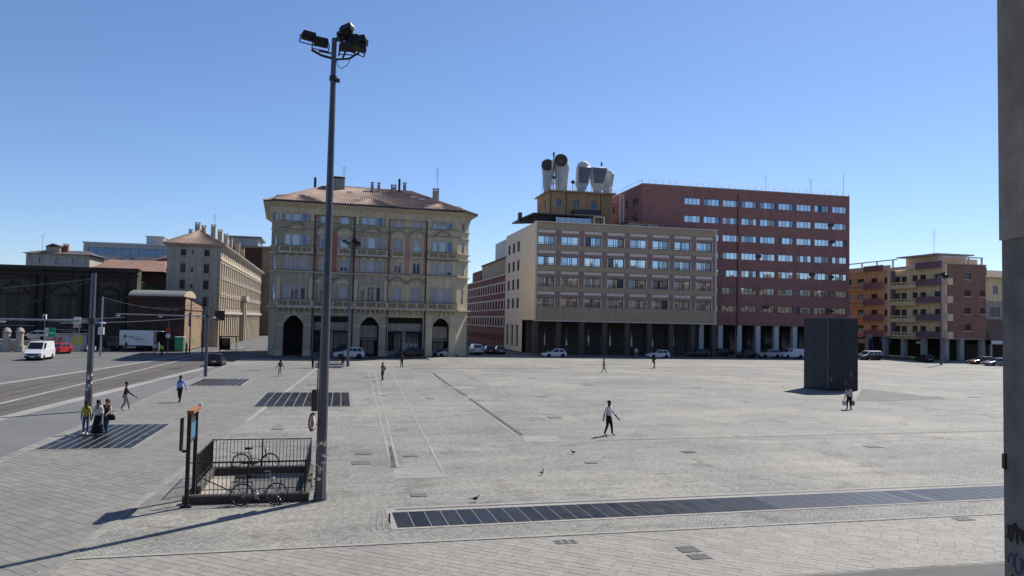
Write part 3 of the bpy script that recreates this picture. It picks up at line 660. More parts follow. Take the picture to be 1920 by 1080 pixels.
def drum(o, r, cz, yaw, shell):
    k = math.sin(yaw), -math.cos(yaw); c = Vector((0, 0, cz)); d = Vector((k[0], k[1], .12)).normalized()
    part(o, 'drum', MB().cyl(c - d * .2, c + d * 1.2, r, 'dish_white', n=20)); part(o, 'face', MB().cyl(c + d * 1.2, c + d * 1.26, r * .96, 'dish_brown', n=20))
    part(o, 'horn', MB().cyl((0.1, .6, .2), c - d * .1, .75, 'dish_white', r * 1.02, n=14))
def stand(o, w, h, n=3):
    mb = MB()
    for sx in (-1, 1):
        for sy in (-1, 1): mb.cyl((sx * w, sy * w, 0), (sx * w * .7, sy * w * .7, h), .05, 'metal_white', n=4)
    for i in range(n):
        z0, z1 = h * i / n, h * (i + 1) / n
        for sx in (-1, 1): mb.cyl((sx * w, -w, z0), (-sx * w * .8, -w * .8, z1), .035, 'metal_white', n=4); mb.cyl((sx * w, -w, z0), (sx * w * .8, w * .8, z1), .035, 'metal_white', n=4)
    part(o, 'lattice', mb)
def b1(o): drum(o, 1.3, 5.4, -.35, .8); stand(o, 1.0, 4.2)
def b2(o): drum(o, 1.42, 6.5, -.15, 1.6); part(o, 'shell', MB().ell((.95, .6, 5.4), (1.25, 1.1, 2.1), 'dish_white', 12, 8)); part(o, 'cone', MB().cyl((.9, .6, .3), (.9, .6, 4.6), .8, 'dish_white', 1.15, 14)); stand(o, 1.2, 3.5)
def horn(o, W, H0, H1, hood, lean=0.0):
    rings = []
    for z, w, dd in ((.3, .7, .6), (1.4, 1.0 * min(1, W), .85), (H0, W * .85, .98), (H1, W, 1.15)):
        x = lean * z; rings.append([(x - w, -dd, z), (x + w, -dd, z), (x + w * 1.05, 0, z), (x + w * .75, dd, z), (x - w * .75, dd, z), (x - w * 1.05, 0, z)])
    part(o, 'horn', MB().loft(rings, 'dish_white')); x0, x1 = lean * H0, lean * H1
    part(o, 'aperture', MB().loft([[(x0 - W * .6, -1.02, H0), (x0 + W * .6, -1.02, H0), (x0 + W * .6, -.98, H0), (x0 - W * .6, -.98, H0)], [(x1 - W * .93, -1.22, H1 - .05), (x1 + W * .93, -1.22, H1 - .05), (x1 + W * .93, -1.16, H1 - .05), (x1 - W * .93, -1.16, H1 - .05)]], 'dish_grey'))
    if hood: part(o, 'hood', MB().ell((x1, -.05, H1 - .02), (W * 1.0, 1.2, hood), 'dish_white', 14, 9, z0=0))
    part(o, 'foot', MB().cyl((0, 0, 0), (0, 0, .35), .75, 'metal_dark', n=10)); stand(o, 1.15, 2.4, 2)
ant('drum_antenna', 6.7, 0, 'leftmost drum antenna on the tower, its brown face half hidden by a mast', b1)
ant('drum_antenna', 9.3, -.3, 'higher drum antenna with a round brown face and white shell', b2)
ant('horn_antenna', 13.9, 0, 'white horn antenna with a rounded hood, middle of the tower roof', lambda o: horn(o, 1.55, 2.2, 5.6, 1.6, .12))
ant('horn_antenna', 17.6, 0, 'square topped white horn antenna right of the hooded one', lambda o: horn(o, 1.75, 2.4, 5.7, .35, .03))
def b5(o):
    horn(o, .75, 2.2, 5.0, .9, .2); o.rotation_euler.z += R(55)
ant('horn_antenna', 20.0, .6, 'narrow horn antenna seen side on at the right edge of the tower', b5)
def mast_a(o): part(o, 'mast', MB().cyl((0, 0, 0), (0, 0, 7.4), .09, 'metal_dark')); part(o, 'head', MB().box(-.16, .16, -.16, .16, 7.3, 8.2, 'metal_dark')); part(o, 'sector_panel', MB().box(-.45, -.2, -.3, -.1, 4.6, 6.6, 'metal_white')); part(o, 'radio_box', MB().box(-.5, .4, -.4, -.1, 2.6, 3.1, 'metal_dark')); stand(o, .9, 2.8)
ant('antenna_mast', 7.5, -1.6, 'dark mast with a boxed head in front of the drum antennas', mast_a)
def mast_b(o): part(o, 'mast', MB().cyl((0, 0, 0), (0, 0, 6.8), .07, 'metal_grey')); part(o, 'head', MB().box(-.14, .14, -.14, .14, 6.6, 7.4, 'metal_dark'))
ant('antenna_mast', 19.0, 1.2, 'slim mast with a dark tip behind the square horn antenna', mast_b)
def dish_s(o): part(o, 'dish', MB().cyl((0, 0, 2.2), (0, -.2, 2.25), .1, 'metal_dark', .45, 12)); part(o, 'mast', MB().cyl((0, 0, 0), (0, 0, 2.3), .05, 'metal_dark'))
ant('small_dish', 11.9, -1, 'little dark dish between the drum and hooded horn antennas', dish_s)
t = roof_thing('roof_railing', BO, BA, 6.2, 13.6, 33.2)
for i in range(19): part(t, 'post', MB().cyl((i * .75, 0, 0), (i * .75, 0, 1.0), .02, 'metal_white', n=4))
for z in (.5, 1.0): part(t, 'rail', MB().cyl((0, 0, z), (13.6, 0, z), .025, 'metal_white', n=4))
tag(t, 'thin white safety railing along the front of the tower roof', 'railing')
t = roof_thing('duct_pipes', BO, BA, 22.0, 14.5, 20)
for x in (0, .75): part(t, 'pipe', MB().cyl((x, 0, 0), (x, 0, 13.2), .22, 'metal_white', n=10))
for z in (5.5, 8.5, 11.5): part(t, 'bracket', MB().box(-1.4, .9, -.05, .05, z, z + .12, 'metal_white'))
tag(t, 'pair of tall pale pipes between the ochre tower and red block', 'pipe')

# --- red brick office block
RO = fr(BO, BA, 23.48, 6); RW = 47.3; RH = 34.0
rb = empty('brick_office', RO, R(BA)); tag(rb, 'big dark red brick office block with rows of mirror windows', 'building'); F = Fac(rb)
rw = []
for k in range(7):
    z = 30.45 - 3.607 * k
    for i in range(9):
        if k >= 2 and i < 1: continue
        rw.append((9.16 + 4.25 * i, 9.16 + 4.25 * i + 3.5, z, z + 1.35))
F.add('wall', wall_mesh(0, RW, 6.3, RH, rw, .25, 'brick_red'))
for h in rw: window(F, h[0], h[2], 3.5, 1.35, .22, (0, .25, .5, .75, 1), 'frame_dark', GL, .06, jit=.014)
for (u, z) in ((42.5, 27.5), (42.7, 23.9), (25.5, 20.2), (38, 16.8), (42.5, 16.4), (27.3, 9.6), (42.5, 9.2)): boxp(F, 'cooling_unit', u, u + .8, -.4, -.002, z, z + .55, 'metal_dark')
FL = Fac(rb, 0, 24, -90); lw = [(24 - d - w, 24 - d, z, z + 1.5) for z in (30.3, 26.7) for d, w in ((2.2, 3), (8, 1.2), (12, 1.2), (16, 1.2))]
FL.add('wall', wall_mesh(0, 24, 6.3, RH, lw, .25, 'brick_red'))
for h in lw: window(FL, h[0], h[2], h[1] - h[0], 1.5, .22, (0, .5, 1), 'frame_dark', 'glass_dark', .06)
part(rb, 'hull', MB().prism([(.4, .5), (RW, .5), (RW, 24), (.4, 24)], 6.2, RH - .3, 'portico_dark', 'roof_felt'))
FRr = Fac(rb, RW, 0, 90); FRr.add('wall', wall_mesh(0, 24, 0, RH, [], .2, 'brick_red'))
boxp(F, 'coping', -.05, RW + .05, -.06, .5, RH, RH + .22, 'stucco_tan'); FL.put('coping', MB().box(0, 23.4, -.06, .5, 0, .22, 'stucco_tan').mesh('coping'), 0, 0, RH)
rail = MB(); rail.cyl((0, 0, .95), (RW, 0, .95), .035, 'metal_white', n=5); rail.cyl((0, 0, .5), (RW, 0, .5), .03, 'metal_white', n=5)
for i in range(33): rail.cyl((i * RW / 32, 0, 0), (i * RW / 32, 0, .95), .03, 'metal_white', n=4)
F.add('roof_railing', rail, 0, .3, RH + .22)
rail = MB(); rail.cyl((0, 0, .95), (23, 0, .95), .035, 'metal_white', n=5)
for i in range(14): rail.cyl((i * 1.75, 0, 0), (i * 1.75, 0, .95), .03, 'metal_white', n=4)
FL.add('roof_railing', rail, 0, .3, RH + .22)
part(rb, 'drainpipe', MB().cyl((21.0, -.1, 4), (21.0, -.1, RH - 1), .09, 'metal_black'))
boxp(F, 'soffit_edge', 0, RW, -.12, .002, 6.1, 6.32, 'brick_red')
for i in range(9):
    u = 13.2 + 4.25 * i; F.put('portico_column', cached('redcol', lambda: MB().box(-.5, .5, 0, .9, 0, 6.1, 'marble').mesh('portico_column')), u, .15, 0)
bh = [(13.9 + 4.25 * i, 16.6 + 4.25 * i, .3, 5.0) for i in range(8)]
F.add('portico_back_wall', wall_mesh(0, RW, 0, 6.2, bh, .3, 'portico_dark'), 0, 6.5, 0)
for h in bh: window(F, h[0], h[2], 2.7, 4.7, 6.78, (0, .5, 1), 'frame_dark', 'glass_dark', .08, .6)
part(rb, 'portico_floor', MB().box(0, RW, -.6, 6.6, -.2, .05, 'portico_stone'))
for u, h, n, lb in ((28, 3.4, 1, 'short aerial near the middle of the red block roof'), (38.6, 3.6, 3, 'small aerial on the red block roof, right of middle'), (46.6, 5.6, 0, 'bare lightning rod on the right corner of the red block')):
    q = fr(RO, BA, u, 1.0); antenna(q.x, q.y, RH, h, lb, n)
# --- long brick wing on the side street
sb = empty('street_wing', fr(BO, BA, .35, 0), R(BA)); tag(sb, 'long red brick wing with pale window bands down the side street', 'building')
FS = Fac(sb, 0, 82, -90); sw = []
for z in (12.5, 8.65, 4.85, 1.45):
    for i in range(17): u = .8 + i * 3.3; sw.append((u, u + 1.5, z, z + (1.75 if z > 2 else 1.4)))
FS.add('wall', wall_mesh(0, 56, 0, 16.1, sw, .35, 'brick_street'))
for h in sw: window(FS, h[0], h[2], 1.5, h[3] - h[2], .33, (0, 1), 'frame_dark', 'glass_dark', .07)
for z in (12.5, 8.65, 4.85):
    boxp(FS, 'stone_band', 0, 56, -.1, .003, z + 1.95, z + 2.25, 'panel_pale'); boxp(FS, 'stone_band', 0, 56, -.12, .003, z - .25, z - .05, 'panel_pale')
    for i in range(18): boxp(FS, 'pier', .05 + i * 3.3 - .35, .05 + i * 3.3 + .35, -.08, .003, z - .04, z + 1.94, 'panel_pale')
boxp(FS, 'cornice', 0, 56, -.3, .3, 16.1, 16.4, 'panel_pale')
part(sb, 'hull', MB().box(.45, 20, 26.2, 82, 0, 16.0, 'brick_street'))
part(sb, 'upper_storey', MB().box(1.2, 16, 26.2, 64, 16.0, 20.5, 'stucco_tan')); part(sb, 'brick_block', MB().box(1.0, 16, 64, 78, 16.0, 19.5, 'brick_street')); part(sb, 'white_block', MB().box(1.6, 14, 26.2, 48, 20.5, 25.0, 'plaster_white')); part(sb, 'cornice', MB().box(.9, 16, 26.2, 64, 20.4, 20.7, 'brick_street'))

# --- ornate olive palazzo
M('stucco_drab', (.395, .335, .245), .9, .1, 1.2, .1, streak=.22)
YA = 17.0; Y0 = G(560, 667); YO = fr(Y0, YA, -3.6, 0)
yb = empty('ornate_palazzo', YO, R(YA)); tag(yb, 'ornate olive yellow palazzo with arched portico and tiled hip roof', 'building'); F = Fac(yb)
def balustrade(W, n_open, m, h=.95):
    mb = MB(); mb.box(0, W, -.1, .25, 0, .16, m); mb.box(0, W, -.1, .25, h - .14, h, m)
    seg = W / n_open
    for i in range(n_open + 1): x = min(max(i * seg - .14, 0), W - .28); mb.box(x, x + .28, -.08, .23, .16, h - .14, m)
    for i in range(n_open):
        a, b = i * seg + .2, (i + 1) * seg - .2; k = max(1, int((b - a) / .21))
        for j in range(k):
            x = a + (j + .5) * (b - a) / k; mb.cyl((x, .07, .16), (x, .07, h - .14), .055, m, n=5)
    return mb
def brackets(W, n, m, d=.55, h=.55, w=.18):
    mb = MB()
    for i in range(n):
        x = (i + .5) * W / n; mb.loft([[(x - w / 2, 0, -h), (x + w / 2, 0, -h), (x + w / 2, .02, -h), (x - w / 2, .02, -h)], [(x - w / 2, -d, -.15), (x + w / 2, -d, -.15), (x + w / 2, .02, -.15), (x - w / 2, .02, -.15)], [(x - w / 2, -d, 0), (x + w / 2, -d, 0), (x + w / 2, .02, 0), (x - w / 2, .02, 0)]], m)
    return mb
def y_bay(FB, u0, u1, v, trip, m, stone, arch, shut, acc=None):
    """one vertical bay of the palazzo front: FB facade, trip = triple windows, acc = accent panel material"""
    W = u1 - u0; c = W / 2
    if trip: cols = [(c - 1.62, .78), (c - .56, 1.12), (c + .84, .78)]
    else: cols = [(c - 1.52 - .62, 1.24), (c + 1.52 - .62, 1.24)]
    flo = [(20.75, 1.75), (17.0, 1.7), (13.25, 1.85), (8.62, 2.35)]
    hs = [(x, x + w, z, z + h) for z, h in flo for x, w in cols]
    gh = []
    if arch: gh = [(c - 1.42, c + 1.42, 0, 6.35)]
    else: gh = [(.35, W - .35, 0, 6.2)]
    FB.add('wall', wall_mesh(0, W, 0, 23.3, hs + gh, .28, m), u0, v, 0)
    if v < 0:
        mb = MB()
        for x in (0, W): mb.face([(x, 0, 0), (x, -v + .05, 0), (x, -v + .05, 23.3), (x, 0, 23.3)], m)
        FB.add('return_wall', mb, u0, v, 0)
    k = 0
    for (x0, x1, z0, z1) in hs:
        s = shut[k % len(shut)]; k += 1
        window(FB, u0 + x0, z0, x1 - x0, z1 - z0, .26, (0, .5, 1) if x1 - x0 > 1 else (0, 1), 'frame_white', 'glass_mid' if (k % 3) else 'glass_blue', .08, .72 if k % 2 else None, shutter=s, v=v)
    # surrounds and mouldings
    for z, h in flo:
        for x, w in cols:
            mb = MB(); 
            for a, b in ((-.13, 0), (w, w + .13)): mb.box(a, b, -.09, .002, -.1, h + .12, stone)
            mb.box(-.13, w + .13, -.1, .002, h + .003, h + .14, stone); mb.box(-.2, w + .2, -.16, .002, -.22, -.1, stone)
            FB.put('window_surround', cached(('ws', round(w, 2), h, stone), lambda: mb.mesh('window_surround')), u0 + x, v, z)
    for z, t, d in ((20.45, .14, .2), (12.85, .22, .3), (19.35, .12, .16)): 
        if z == 19.35 and not trip: continue
        boxp(FB, 'string_course', u0 - .02, u1 + .02, v - d, v + .002, z, z + t, stone); boxp(FB, 'shade_line', u0 - .03, u1 + .03, v - d - .03, v + .001, z + t + .002, z + t + .07, 'metal_dark')  # thin dark strips stand for the shade lines of the mouldings
    if trip:
        FB.add('pediment', arc_band(2.4, 19.45, .75, .16, .28, stone, y=0), u0 + c - 1.2, v, 0); FB.add('pediment_shade_line', arc_band(2.5, 19.62, .76, .06, .31, 'metal_dark'), u0 + c - 1.25, v, 0); FB.add('tympanum', MB().prism_y([(0.1, 0), (2.3, 0), (1.95, .42), (1.2, .66), (.45, .42)], -.08, .002, stone), u0 + c - 1.2, v, 19.5)  # dark arc over the pediment is its shade line, built as a strip
    for x, w in cols:
        if not trip:
            FB.add('pediment', arc_band(2.6, 19.35, .7, .17, .32, stone), u0 + x + w / 2 - 1.3, v, 0); FB.add('pediment_shade_line', arc_band(2.7, 19.53, .71, .06, .35, 'metal_dark'), u0 + x + w / 2 - 1.35, v, 0); FB.add('tympanum', MB().prism_y([(.15, -.5), (2.45, -.5), (2.45, 0), (1.9, .45), (1.3, .62), (.7, .45), (.15, 0)], -.1, .002, stone), u0 + x + w / 2 - 1.3, v, 19.4)
            FB.add('pediment', arc_band(3.0, 11.5, .75, .17, .34, stone), u0 + x + w / 2 - 1.5, v, 0); FB.add('pediment_shade_line', arc_band(3.1, 11.68, .76, .06, .37, 'metal_dark'), u0 + x + w / 2 - 1.55, v, 0); FB.add('tympanum', MB().prism_y([(.3, -.3), (2.7, -.3), (2.6, .1), (2.0, .5), (1.5, .62), (1.0, .5), (.4, .1)], -.1, .002, stone), u0 + x + w / 2 - 1.5, v, 11.55)
            FB.add('balustrade', balustrade(2.2, 1, stone), u0 + x + w / 2 - 1.1, v - .28, 15.9); boxp(FB, 'balcony_slab', u0 + x + w / 2 - 1.2, u0 + x + w / 2 + 1.2, v - .42, v + .002, 15.72, 15.9, stone)
        FB.put('sill_ornament', cached(('so', stone), lambda: MB().prism_y([(-.5, .35), (.5, .35), (.35, .05), (0, -.1), (-.35, .05)], -.12, .002, stone).mesh('sill_ornament')), u0 + x + w / 2, v, 15.25)
    if trip: boxp(FB, 'shade_line', u0 + .05, u1 - .05, v - .42, v - .01, 16.852, 16.92, 'metal_dark'); boxp(FB, 'shade_line', u0 - .06, u1 + .06, v - .49, v + .001, 15.62, 15.698, 'metal_dark')
    if trip: FB.add('balustrade', balustrade(W - .2, 3, stone), u0 + .1, v - .28, 15.9); boxp(FB, 'balcony_slab', u0 - .05, u1 + .05, v - .45, v + .002, 15.7, 15.9, stone)
    if trip:
        for x in (0, W - .55): FB.put('pilaster', MB().box(0, .55, -.14, .002, 0, 3.4, stone).mesh('pilaster'), u0 + x, v, 8.6); FB.put('pilaster', MB().box(0, .5, -.12, .002, 0, 2.2, stone).mesh('pilaster'), u0 + x, v, 20.65)
    if acc:
        for a, b in ((0.05, .55), (c - .42, c + .42), (W - .55, W - .05)): boxp(FB, 'colour_panel', u0 + a, u0 + b, v - .03, v + .002, 13.1, 19.3, acc if a > .1 and b < W - .1 else ('panel_wine' if acc == 'stucco_red' else acc))
    # first floor balcony with brackets
    boxp(FB, 'balcony_slab', u0 - .05, u1 + .05, v - .75, v + .002, 7.35, 7.6, stone); boxp(FB, 'shade_line', u0 - .04, u1 + .04, v - .73, v - .33, 8.552, 8.62, 'metal_dark'); FB.add('balustrade', balustrade(W + .02, 3 if trip else 4, stone), u0, v - .6, 7.6)
    FB.add('brackets', brackets(W, 7, stone, .6, .7, .22), u0, v, 7.35)
    boxp(FB, 'string_course', u0, u1, v - .1, v + .002, 6.42, 6.6, stone)
    if arch:
        FB.add('arch', arch_fill(2.84, 6.35, 4.75, .6, stone), u0 + c - 1.42, v - .04, 0); FB.add('archivolt', arc_band(3.1, 4.75, 1.5, .25, .14, stone, 14), u0 + c - 1.55, v - .04, 0)
        for x in (0, W - 1.15):
            FB.put('pier', MB().box(0, 1.15, -.3, .5, 0, .9, stone).box(.06, 1.09, -.18, .45, .9, 4.6, m).box(0, 1.15, -.28, .45, 4.6, 5.0, stone).mesh('pier'), u0 + x, v, 0)
        FB.add('keystone', MB().box(-.2, .2, -.3, .002, 6.2, 6.95, stone), u0 + c, v, 0)
    FB.add('brackets', brackets(W, 6, stone, .7, .8, .24), u0, v, 23.25)
bays = [(0, 5.3, -.45, True, 'stucco_drab', 'stone_olive', True, (0, 0, 0, 0, 0, 0, .95, 1, .9, .95, .25, .2), None), (5.3, 11.6, 0, False, 'stucco_drab', 'stone_olive', False, (0, 0, .2, .3, .9, .6, .3, .8), 'stucco_red'),
        (11.6, 16.8, -.45, True, 'stucco_drab', 'stone_olive', True, (0, 0, 0, .9, 0, .9, .95, .9, .9, .2, 0, 0), None), (16.8, 23.1, 0, False, 'stucco_olive', 'stone_olive', False, (.8, .9, .95, .6, .2, .1, .8, .85), 'stucco_pink'),
        (23.1, 28.1, -.45, True, 'stucco_olive', 'stone_olive', True, (.5, .7, .4, 0, 0, 0, .95, .95, .7, .95, .9, .9), None)]
for b in bays: y_bay(F, *b)
LC = Fac(yb, -.99, .54, -45); RC = Fac(yb, 28.1, -.45, 45)
for FC, L, m in ((LC, 1.4, 'stucco_drab'), (RC, 3.4, 'stucco_olive')):
    x = L / 2 - .4; hs = [(x, x + .8, z, z + h) for z, h in ((20.75, 1.75), (17.0, 1.6), (13.25, 1.85), (8.62, 2.35))]
    FC.add('wall', wall_mesh(0, L, 0, 23.3, hs, .28, m)); 
    for i, h in enumerate(hs): window(FC, h[0], h[2], .8, h[3] - h[2], .26, (0, 1), 'frame_white', 'glass_mid', .07, shutter=(0, .4, .8, .6)[i])
    for z, t, d in ((20.45, .14, .2), (12.85, .22, .3), (19.35, .12, .16), (7.35, .25, .6), (15.7, .2, .4), (16.7, .15, .3)): boxp(FC, 'string_course', -.1, L + .1, -d, .002, z, z + t, 'stone_olive')
YD = 20.0
Fac(yb, -.99, YD, -90).add('wall', wall_mesh(0, YD - .54, 0, 23.3, [], .2, 'stucco_drab')); Fac(yb, 30.5, 1.95, 90).add('wall', wall_mesh(0, YD - 1.95, 0, 23.3, [], .2, 'stucco_olive'))
part(yb, 'hull', MB().prism([(-.6, 1.2), (.3, .6), (28.0, .6), (30.1, 2.6), (30.1, YD), (-.6, YD)], 6.5, 23.2, 'portico_dark'))
foot = [(-.99, .54), (0, -.45), (28.1, -.45), (30.5, 1.95), (30.5, YD), (-.99, YD)]
def offset_poly(poly, d):
    out = []; n = len(poly)
    for i in range(n):
        p0, p1, p2 = Vector(poly[i - 1]), Vector(poly[i]), Vector(poly[(i + 1) % n]); a = (p1 - p0).normalized(); b = (p2 - p1).normalized()
        na, nb = Vector((a.y, -a.x)), Vector((b.y, -b.x)); bi = (na + nb); bi.normalize(); out.append(p1 + bi * (d / max(.3, bi.dot(na))))
    return out
eave = offset_poly(foot, 1.35); cove = offset_poly(foot, .02); mid = offset_poly(foot, .35)
mb = MB(); mb.loft([[(p.x, p.y, 21.9) for p in cove], [(p.x, p.y, 22.8) for p in mid], [(p.x, p.y, 23.45) for p in eave]], 'stone_olive', cap=False)
part(yb, 'cove', mb)
part(yb, 'gutter', MB().loft([[(p.x, p.y, 23.45) for p in eave], [(p.x, p.y, 23.7) for p in eave]], 'metal_dark', cap=False))
rz_ = 28.3; r0, r1 = (7.5, 9.8, rz_), (22, 9.8, rz_); ev = [(p.x, p.y, 23.7) for p in eave]
mb = MB(); quads = [(ev[1], ev[2], r1, r0), (ev[2], ev[3], r1, r1), (ev[3], ev[4], r1, r1), (ev[4], ev[5], r0, r1), (ev[5], ev[0], r0, r0), (ev[0], ev[1], r0, r0)]
for a, b, c, d in quads: mb.face([a, b, c, d] if c != d else [a, b, c], 'roof_tile')
roof = part(yb, 'roof', mb)
mb = MB()
for a, b, c, d in (quads[0], quads[1], quads[5]): ribs(mb, a, b, d, c, .42, 'roof_rib', .11)
tag(ob('tile_ribs', mb.mesh('tile_ribs'), roof), kind='stuff')
mb = MB()
for p, q in ((ev[1], r0), (ev[2], r1), (ev[3], r1), (r0, r1), (ev[0], r0)): mb.cyl(Vector(p) + Vector((0, 0, .03)), Vector(q) + Vector((0, 0, .03)), .13, 'roof_rib', n=6)
ob('ridge_tiles', mb.mesh('ridge_tiles'), roof)
for u0, u1 in ((-.2, 5.6), (11.3, 17.1), (22.9, 28.4)):   # small hips over the projecting bays
    c = (u0 + u1) / 2; mb = MB(); A, B_, T0, T1 = (u0 - .9, -1.84, 23.72), (u1 + .9, -1.84, 23.72), (c - .9, 1.2, 25.05), (c + .9, 1.2, 25.05)
    mb.face([A, B_, T1, T0], 'roof_tile'); mb.face([A, T0, (u0 - .2, 1.0, 24.85)], 'roof_tile'); mb.face([B_, (u1 + .2, 1.0, 24.85), T1], 'roof_tile'); 
    o = ob('bay_roof', mb.mesh('bay_roof'), roof); mb = MB(); ribs(mb, A, B_, T0, T1, .42, 'roof_rib', .11); ob('tile_ribs', mb.mesh('tile_ribs'), roof)['kind'] = 'stuff'
def yroof(u, y): 
    return 23.7 + (y + 1.8) / 11.6 * 4.6
for u, y, w, d, h, m in ((9.0, 8.5, 2.6, 1.8, 1.5, 'concrete'), (14.9, 8.0, .45, .45, 1.2, 'concrete'), (16.0, 8.0, .45, .45, 1.2, 'concrete'), (18.6, 8.5, .9, .6, .9, 'concrete'), (19.6, 8.7, .35, .35, 2.3, 'metal_dark'), (20.5, 8.6, .5, .5, 1.4, 'concrete'), (25.6, 6.5, 1.0, .7, 1.2, 'concrete'), (5.5, 8.2, .4, .4, 1.6, 'metal_dark')):
    chimney(yb, u, y, yroof(u, y), w, d, h, m, w > .42)
for u, y in ((21.6, 5.6), (22.7, 4.4), (15.4, 5.2), (11.0, 6.0)): part(yb, 'skylight', MB().box(-.5, .5, -.35, .35, -.1, .12, 'metal_white'), (u, y, yroof(u, y)))
# portico interior and shop fronts
boxp(F, 'portico_ceiling', -.5, 29, .3, 4.6, 6.36, 6.5, 'portico_dark')
for u0, u1, wid in ((5.8, 11.2, 0), (17.2, 22.7, 1)):
    z = 4.1; boxp(F, 'fascia', u0, u1, .9, 1.15, z, z + 1.15, 'concrete'); boxp(F, 'fascia_strip', u0, u1, .7, .9, z - .15, z - .02, 'shutter_grey')
    for i, (a, b) in enumerate(((.2, .42), (.55, .95))): window(F, u0 + a * (u1 - u0), .55, (b - a) * (u1 - u0), 3.2, 1.5, (0, .5, 1), 'frame_dark', 'glass_dark', .08)
    boxp(F, 'shop_wall', u0, u1, 1.45, 1.6, 0, .5, 'shutter_grey'); boxp(F, 'shop_pillar', u0 + .44 * (u1 - u0), u0 + .54 * (u1 - u0), 1.3, 1.6, .5, 4.0, 'concrete')
    boxp(F, 'back_wall', u0 - .6, u1 + .6, 1.62, 1.9, 0, 6.36, 'portico_dark')
for u0, m in ((1.23, None), (12.78, 'shutter_grey'), (24.18, 'shutter_grey')):
    boxp(F, 'back_wall', u0 - .5, u0 + 3.3, 3.4 if m is None else 1.9, 4.0 if m is None else 2.2, 0, 6.36, 'portico_dark')
    if m:
        boxp(F, 'roller_box', u0 + .05, u0 + 2.75, .6, .8, 2.9, 4.85, 'concrete'); boxp(F, 'awning_bar', u0 + .05, u0 + 2.75, .4, .6, 2.5, 2.8, 'shutter_grey'); window(F, u0 + .4, .1, 2.0, 2.4, 1.2, (0, .5, 1), 'frame_dark', 'glass_dark', .08)
for x in (5.42, 11.48, 16.92, 22.98): part(yb, 'drainpipe', MB().cyl((x, -.12, .5), (x, -.12, 23), .07, 'metal_dark', n=6))
part(yb, 'portico_floor', MB().box(-1, 30, -1.6, 5, -.25, .04, 'portico_stone'))
def graffiti(F_, name, u, v, z, W, H, m, n=9, seed=1, w=.07):
    """sprayed scribble: flat ribbons"""
    rnd = random.Random(seed); mb = MB(); x = 0.0
    for i in range(n):
        cx = W * (i + .5) / n; rx = W / n * rnd.uniform(.35, .6); rh = H * rnd.uniform(.3, .5); cz = H * .5 + rnd.uniform(-.1, .1) * H; a0 = rnd.uniform(0, 6); sw_ = rnd.uniform(3, 6)
        pts = [(cx + rx * math.cos(a0 + sw_ * k / 9), cz + rh * math.sin(a0 + sw_ * k / 9 * rnd.choice((1, 1.2)))) for k in range(10)]
        for k in range(9):
            (x0, z0), (x1, z1) = pts[k], pts[k + 1]; L = math.hypot(x1 - x0, z1 - z0) or 1; px_, pz_ = -(z1 - z0) / L * w / 2, (x1 - x0) / L * w / 2; yy = -.001 * (i + 1) - .0001 * k
            mb.face([(x0 - px_, yy, z0 - pz_), (x1 - px_, yy, z1 - pz_), (x1 + px_, yy, z1 + pz_), (x0 + px_, yy, z0 + pz_)], m)
    return F_.add(name, mb, u, v, z)
M('spray_white', (.55, .55, .58), .8, .1, 5, 0); M('spray_black', (.012, .012, .014), .7, .1, 5, 0); M('spray_blue', (.03, .04, .14), .8, .1, 5, 0); M('spray_red', (.55, .05, .06), .8, .1, 5, 0); M('spray_yellow', (.62, .56, .04), .8, .1, 5, 0); M('spray_green', (.10, .32, .12), .8, .1, 5, 0)
graffiti(F, 'graffiti', 17.3, 1.43, .05, 2.2, .8, 'spray_white', 7, 3, .1); graffiti(F, 'graffiti', 19.9, 1.22, .7, 2.3, 1.5, 'spray_white', 7, 5, .12)
for a, b, s in ((.2, 1.5, 1), (28.6, 3, 2)): pass
for u, lb, h, v in ((10.2, 'tall branched aerial above the palazzo roof beside the floodlight mast', 4.6, 8.8), (25.9, 'aerial on the right end of the palazzo roof', 5.2, 7.0)):
    q = fr(YO, YA, u, v); antenna(q.x, q.y, 27.0, h, lb)

# --- cream palazzo on the left street corner
LO = G(408, 650); LA = 14.0
lb_ = empty('cream_palazzo', LO, R(LA)); tag(lb_, 'cream palazzo with a grey end wall and long sunlit street front', 'building')
F = Fac(lb_, -9.5, 0, 0); hs = []
for x, w in ((2.35, .95), (6.5, .95)): hs += [(x, x + w, 17.1, 18.3), (x, x + w, 13.9, 15.6), (x, x + w, 10.8, 12.5), (x, x + w, 7.6, 9.3)]
hs += [(4.25, 4.65, z, z + .9) for z in (17.3, 14.0, 10.9, 7.6)]
F.add('wall', wall_mesh(0, 9.5, 0, 19.2, hs, .25, 'stucco_cream'))
for h in hs:
    window(F, h[0], h[2], h[1] - h[0], h[3] - h[2], .22, (0, .5, 1) if h[1] - h[0] > .5 else (0, 1), 'frame_brown', 'glass_dark', .05, shutter=.97 if (h[1] - h[0] > .5 and random.random() < .7) else 0, shm='shutter_brown')
    if h[1] - h[0] > .5: boxp(F, 'window_hood', h[0] - .35, h[1] + .35, -.18, .002, h[3] + .25, h[3] + .4, 'stucco_cream'); boxp(F, 'sill', h[0] - .25, h[1] + .25, -.14, .002, h[2] - .2, h[2] - .05, 'stucco_cream')
boxp(F, 'string_course', -.02, 9.5, -.1, .002, 16.6, 16.75, 'stucco_cream')
FR_ = Fac(lb_, 0, 0, 90); SL = 92.0; hs = []; nb = 27; pit = SL / nb
for i in range(nb):
    u = i * pit + pit / 2 - .6
    hs += [(u, u + 1.2, 17.2, 18.3), (u, u + 1.2, 13.7, 15.75), (u, u + 1.2, 10.5, 12.75), (u, u + 1.2, 7.3, 9.4)]
gh = [(i * pit + .75, (i + 1) * pit - .45, 0, 5.6) for i in range(nb)]
FR_.add('wall', wall_mesh(0, SL, 0, 19.2, hs + gh, .3, 'stucco_sand'))
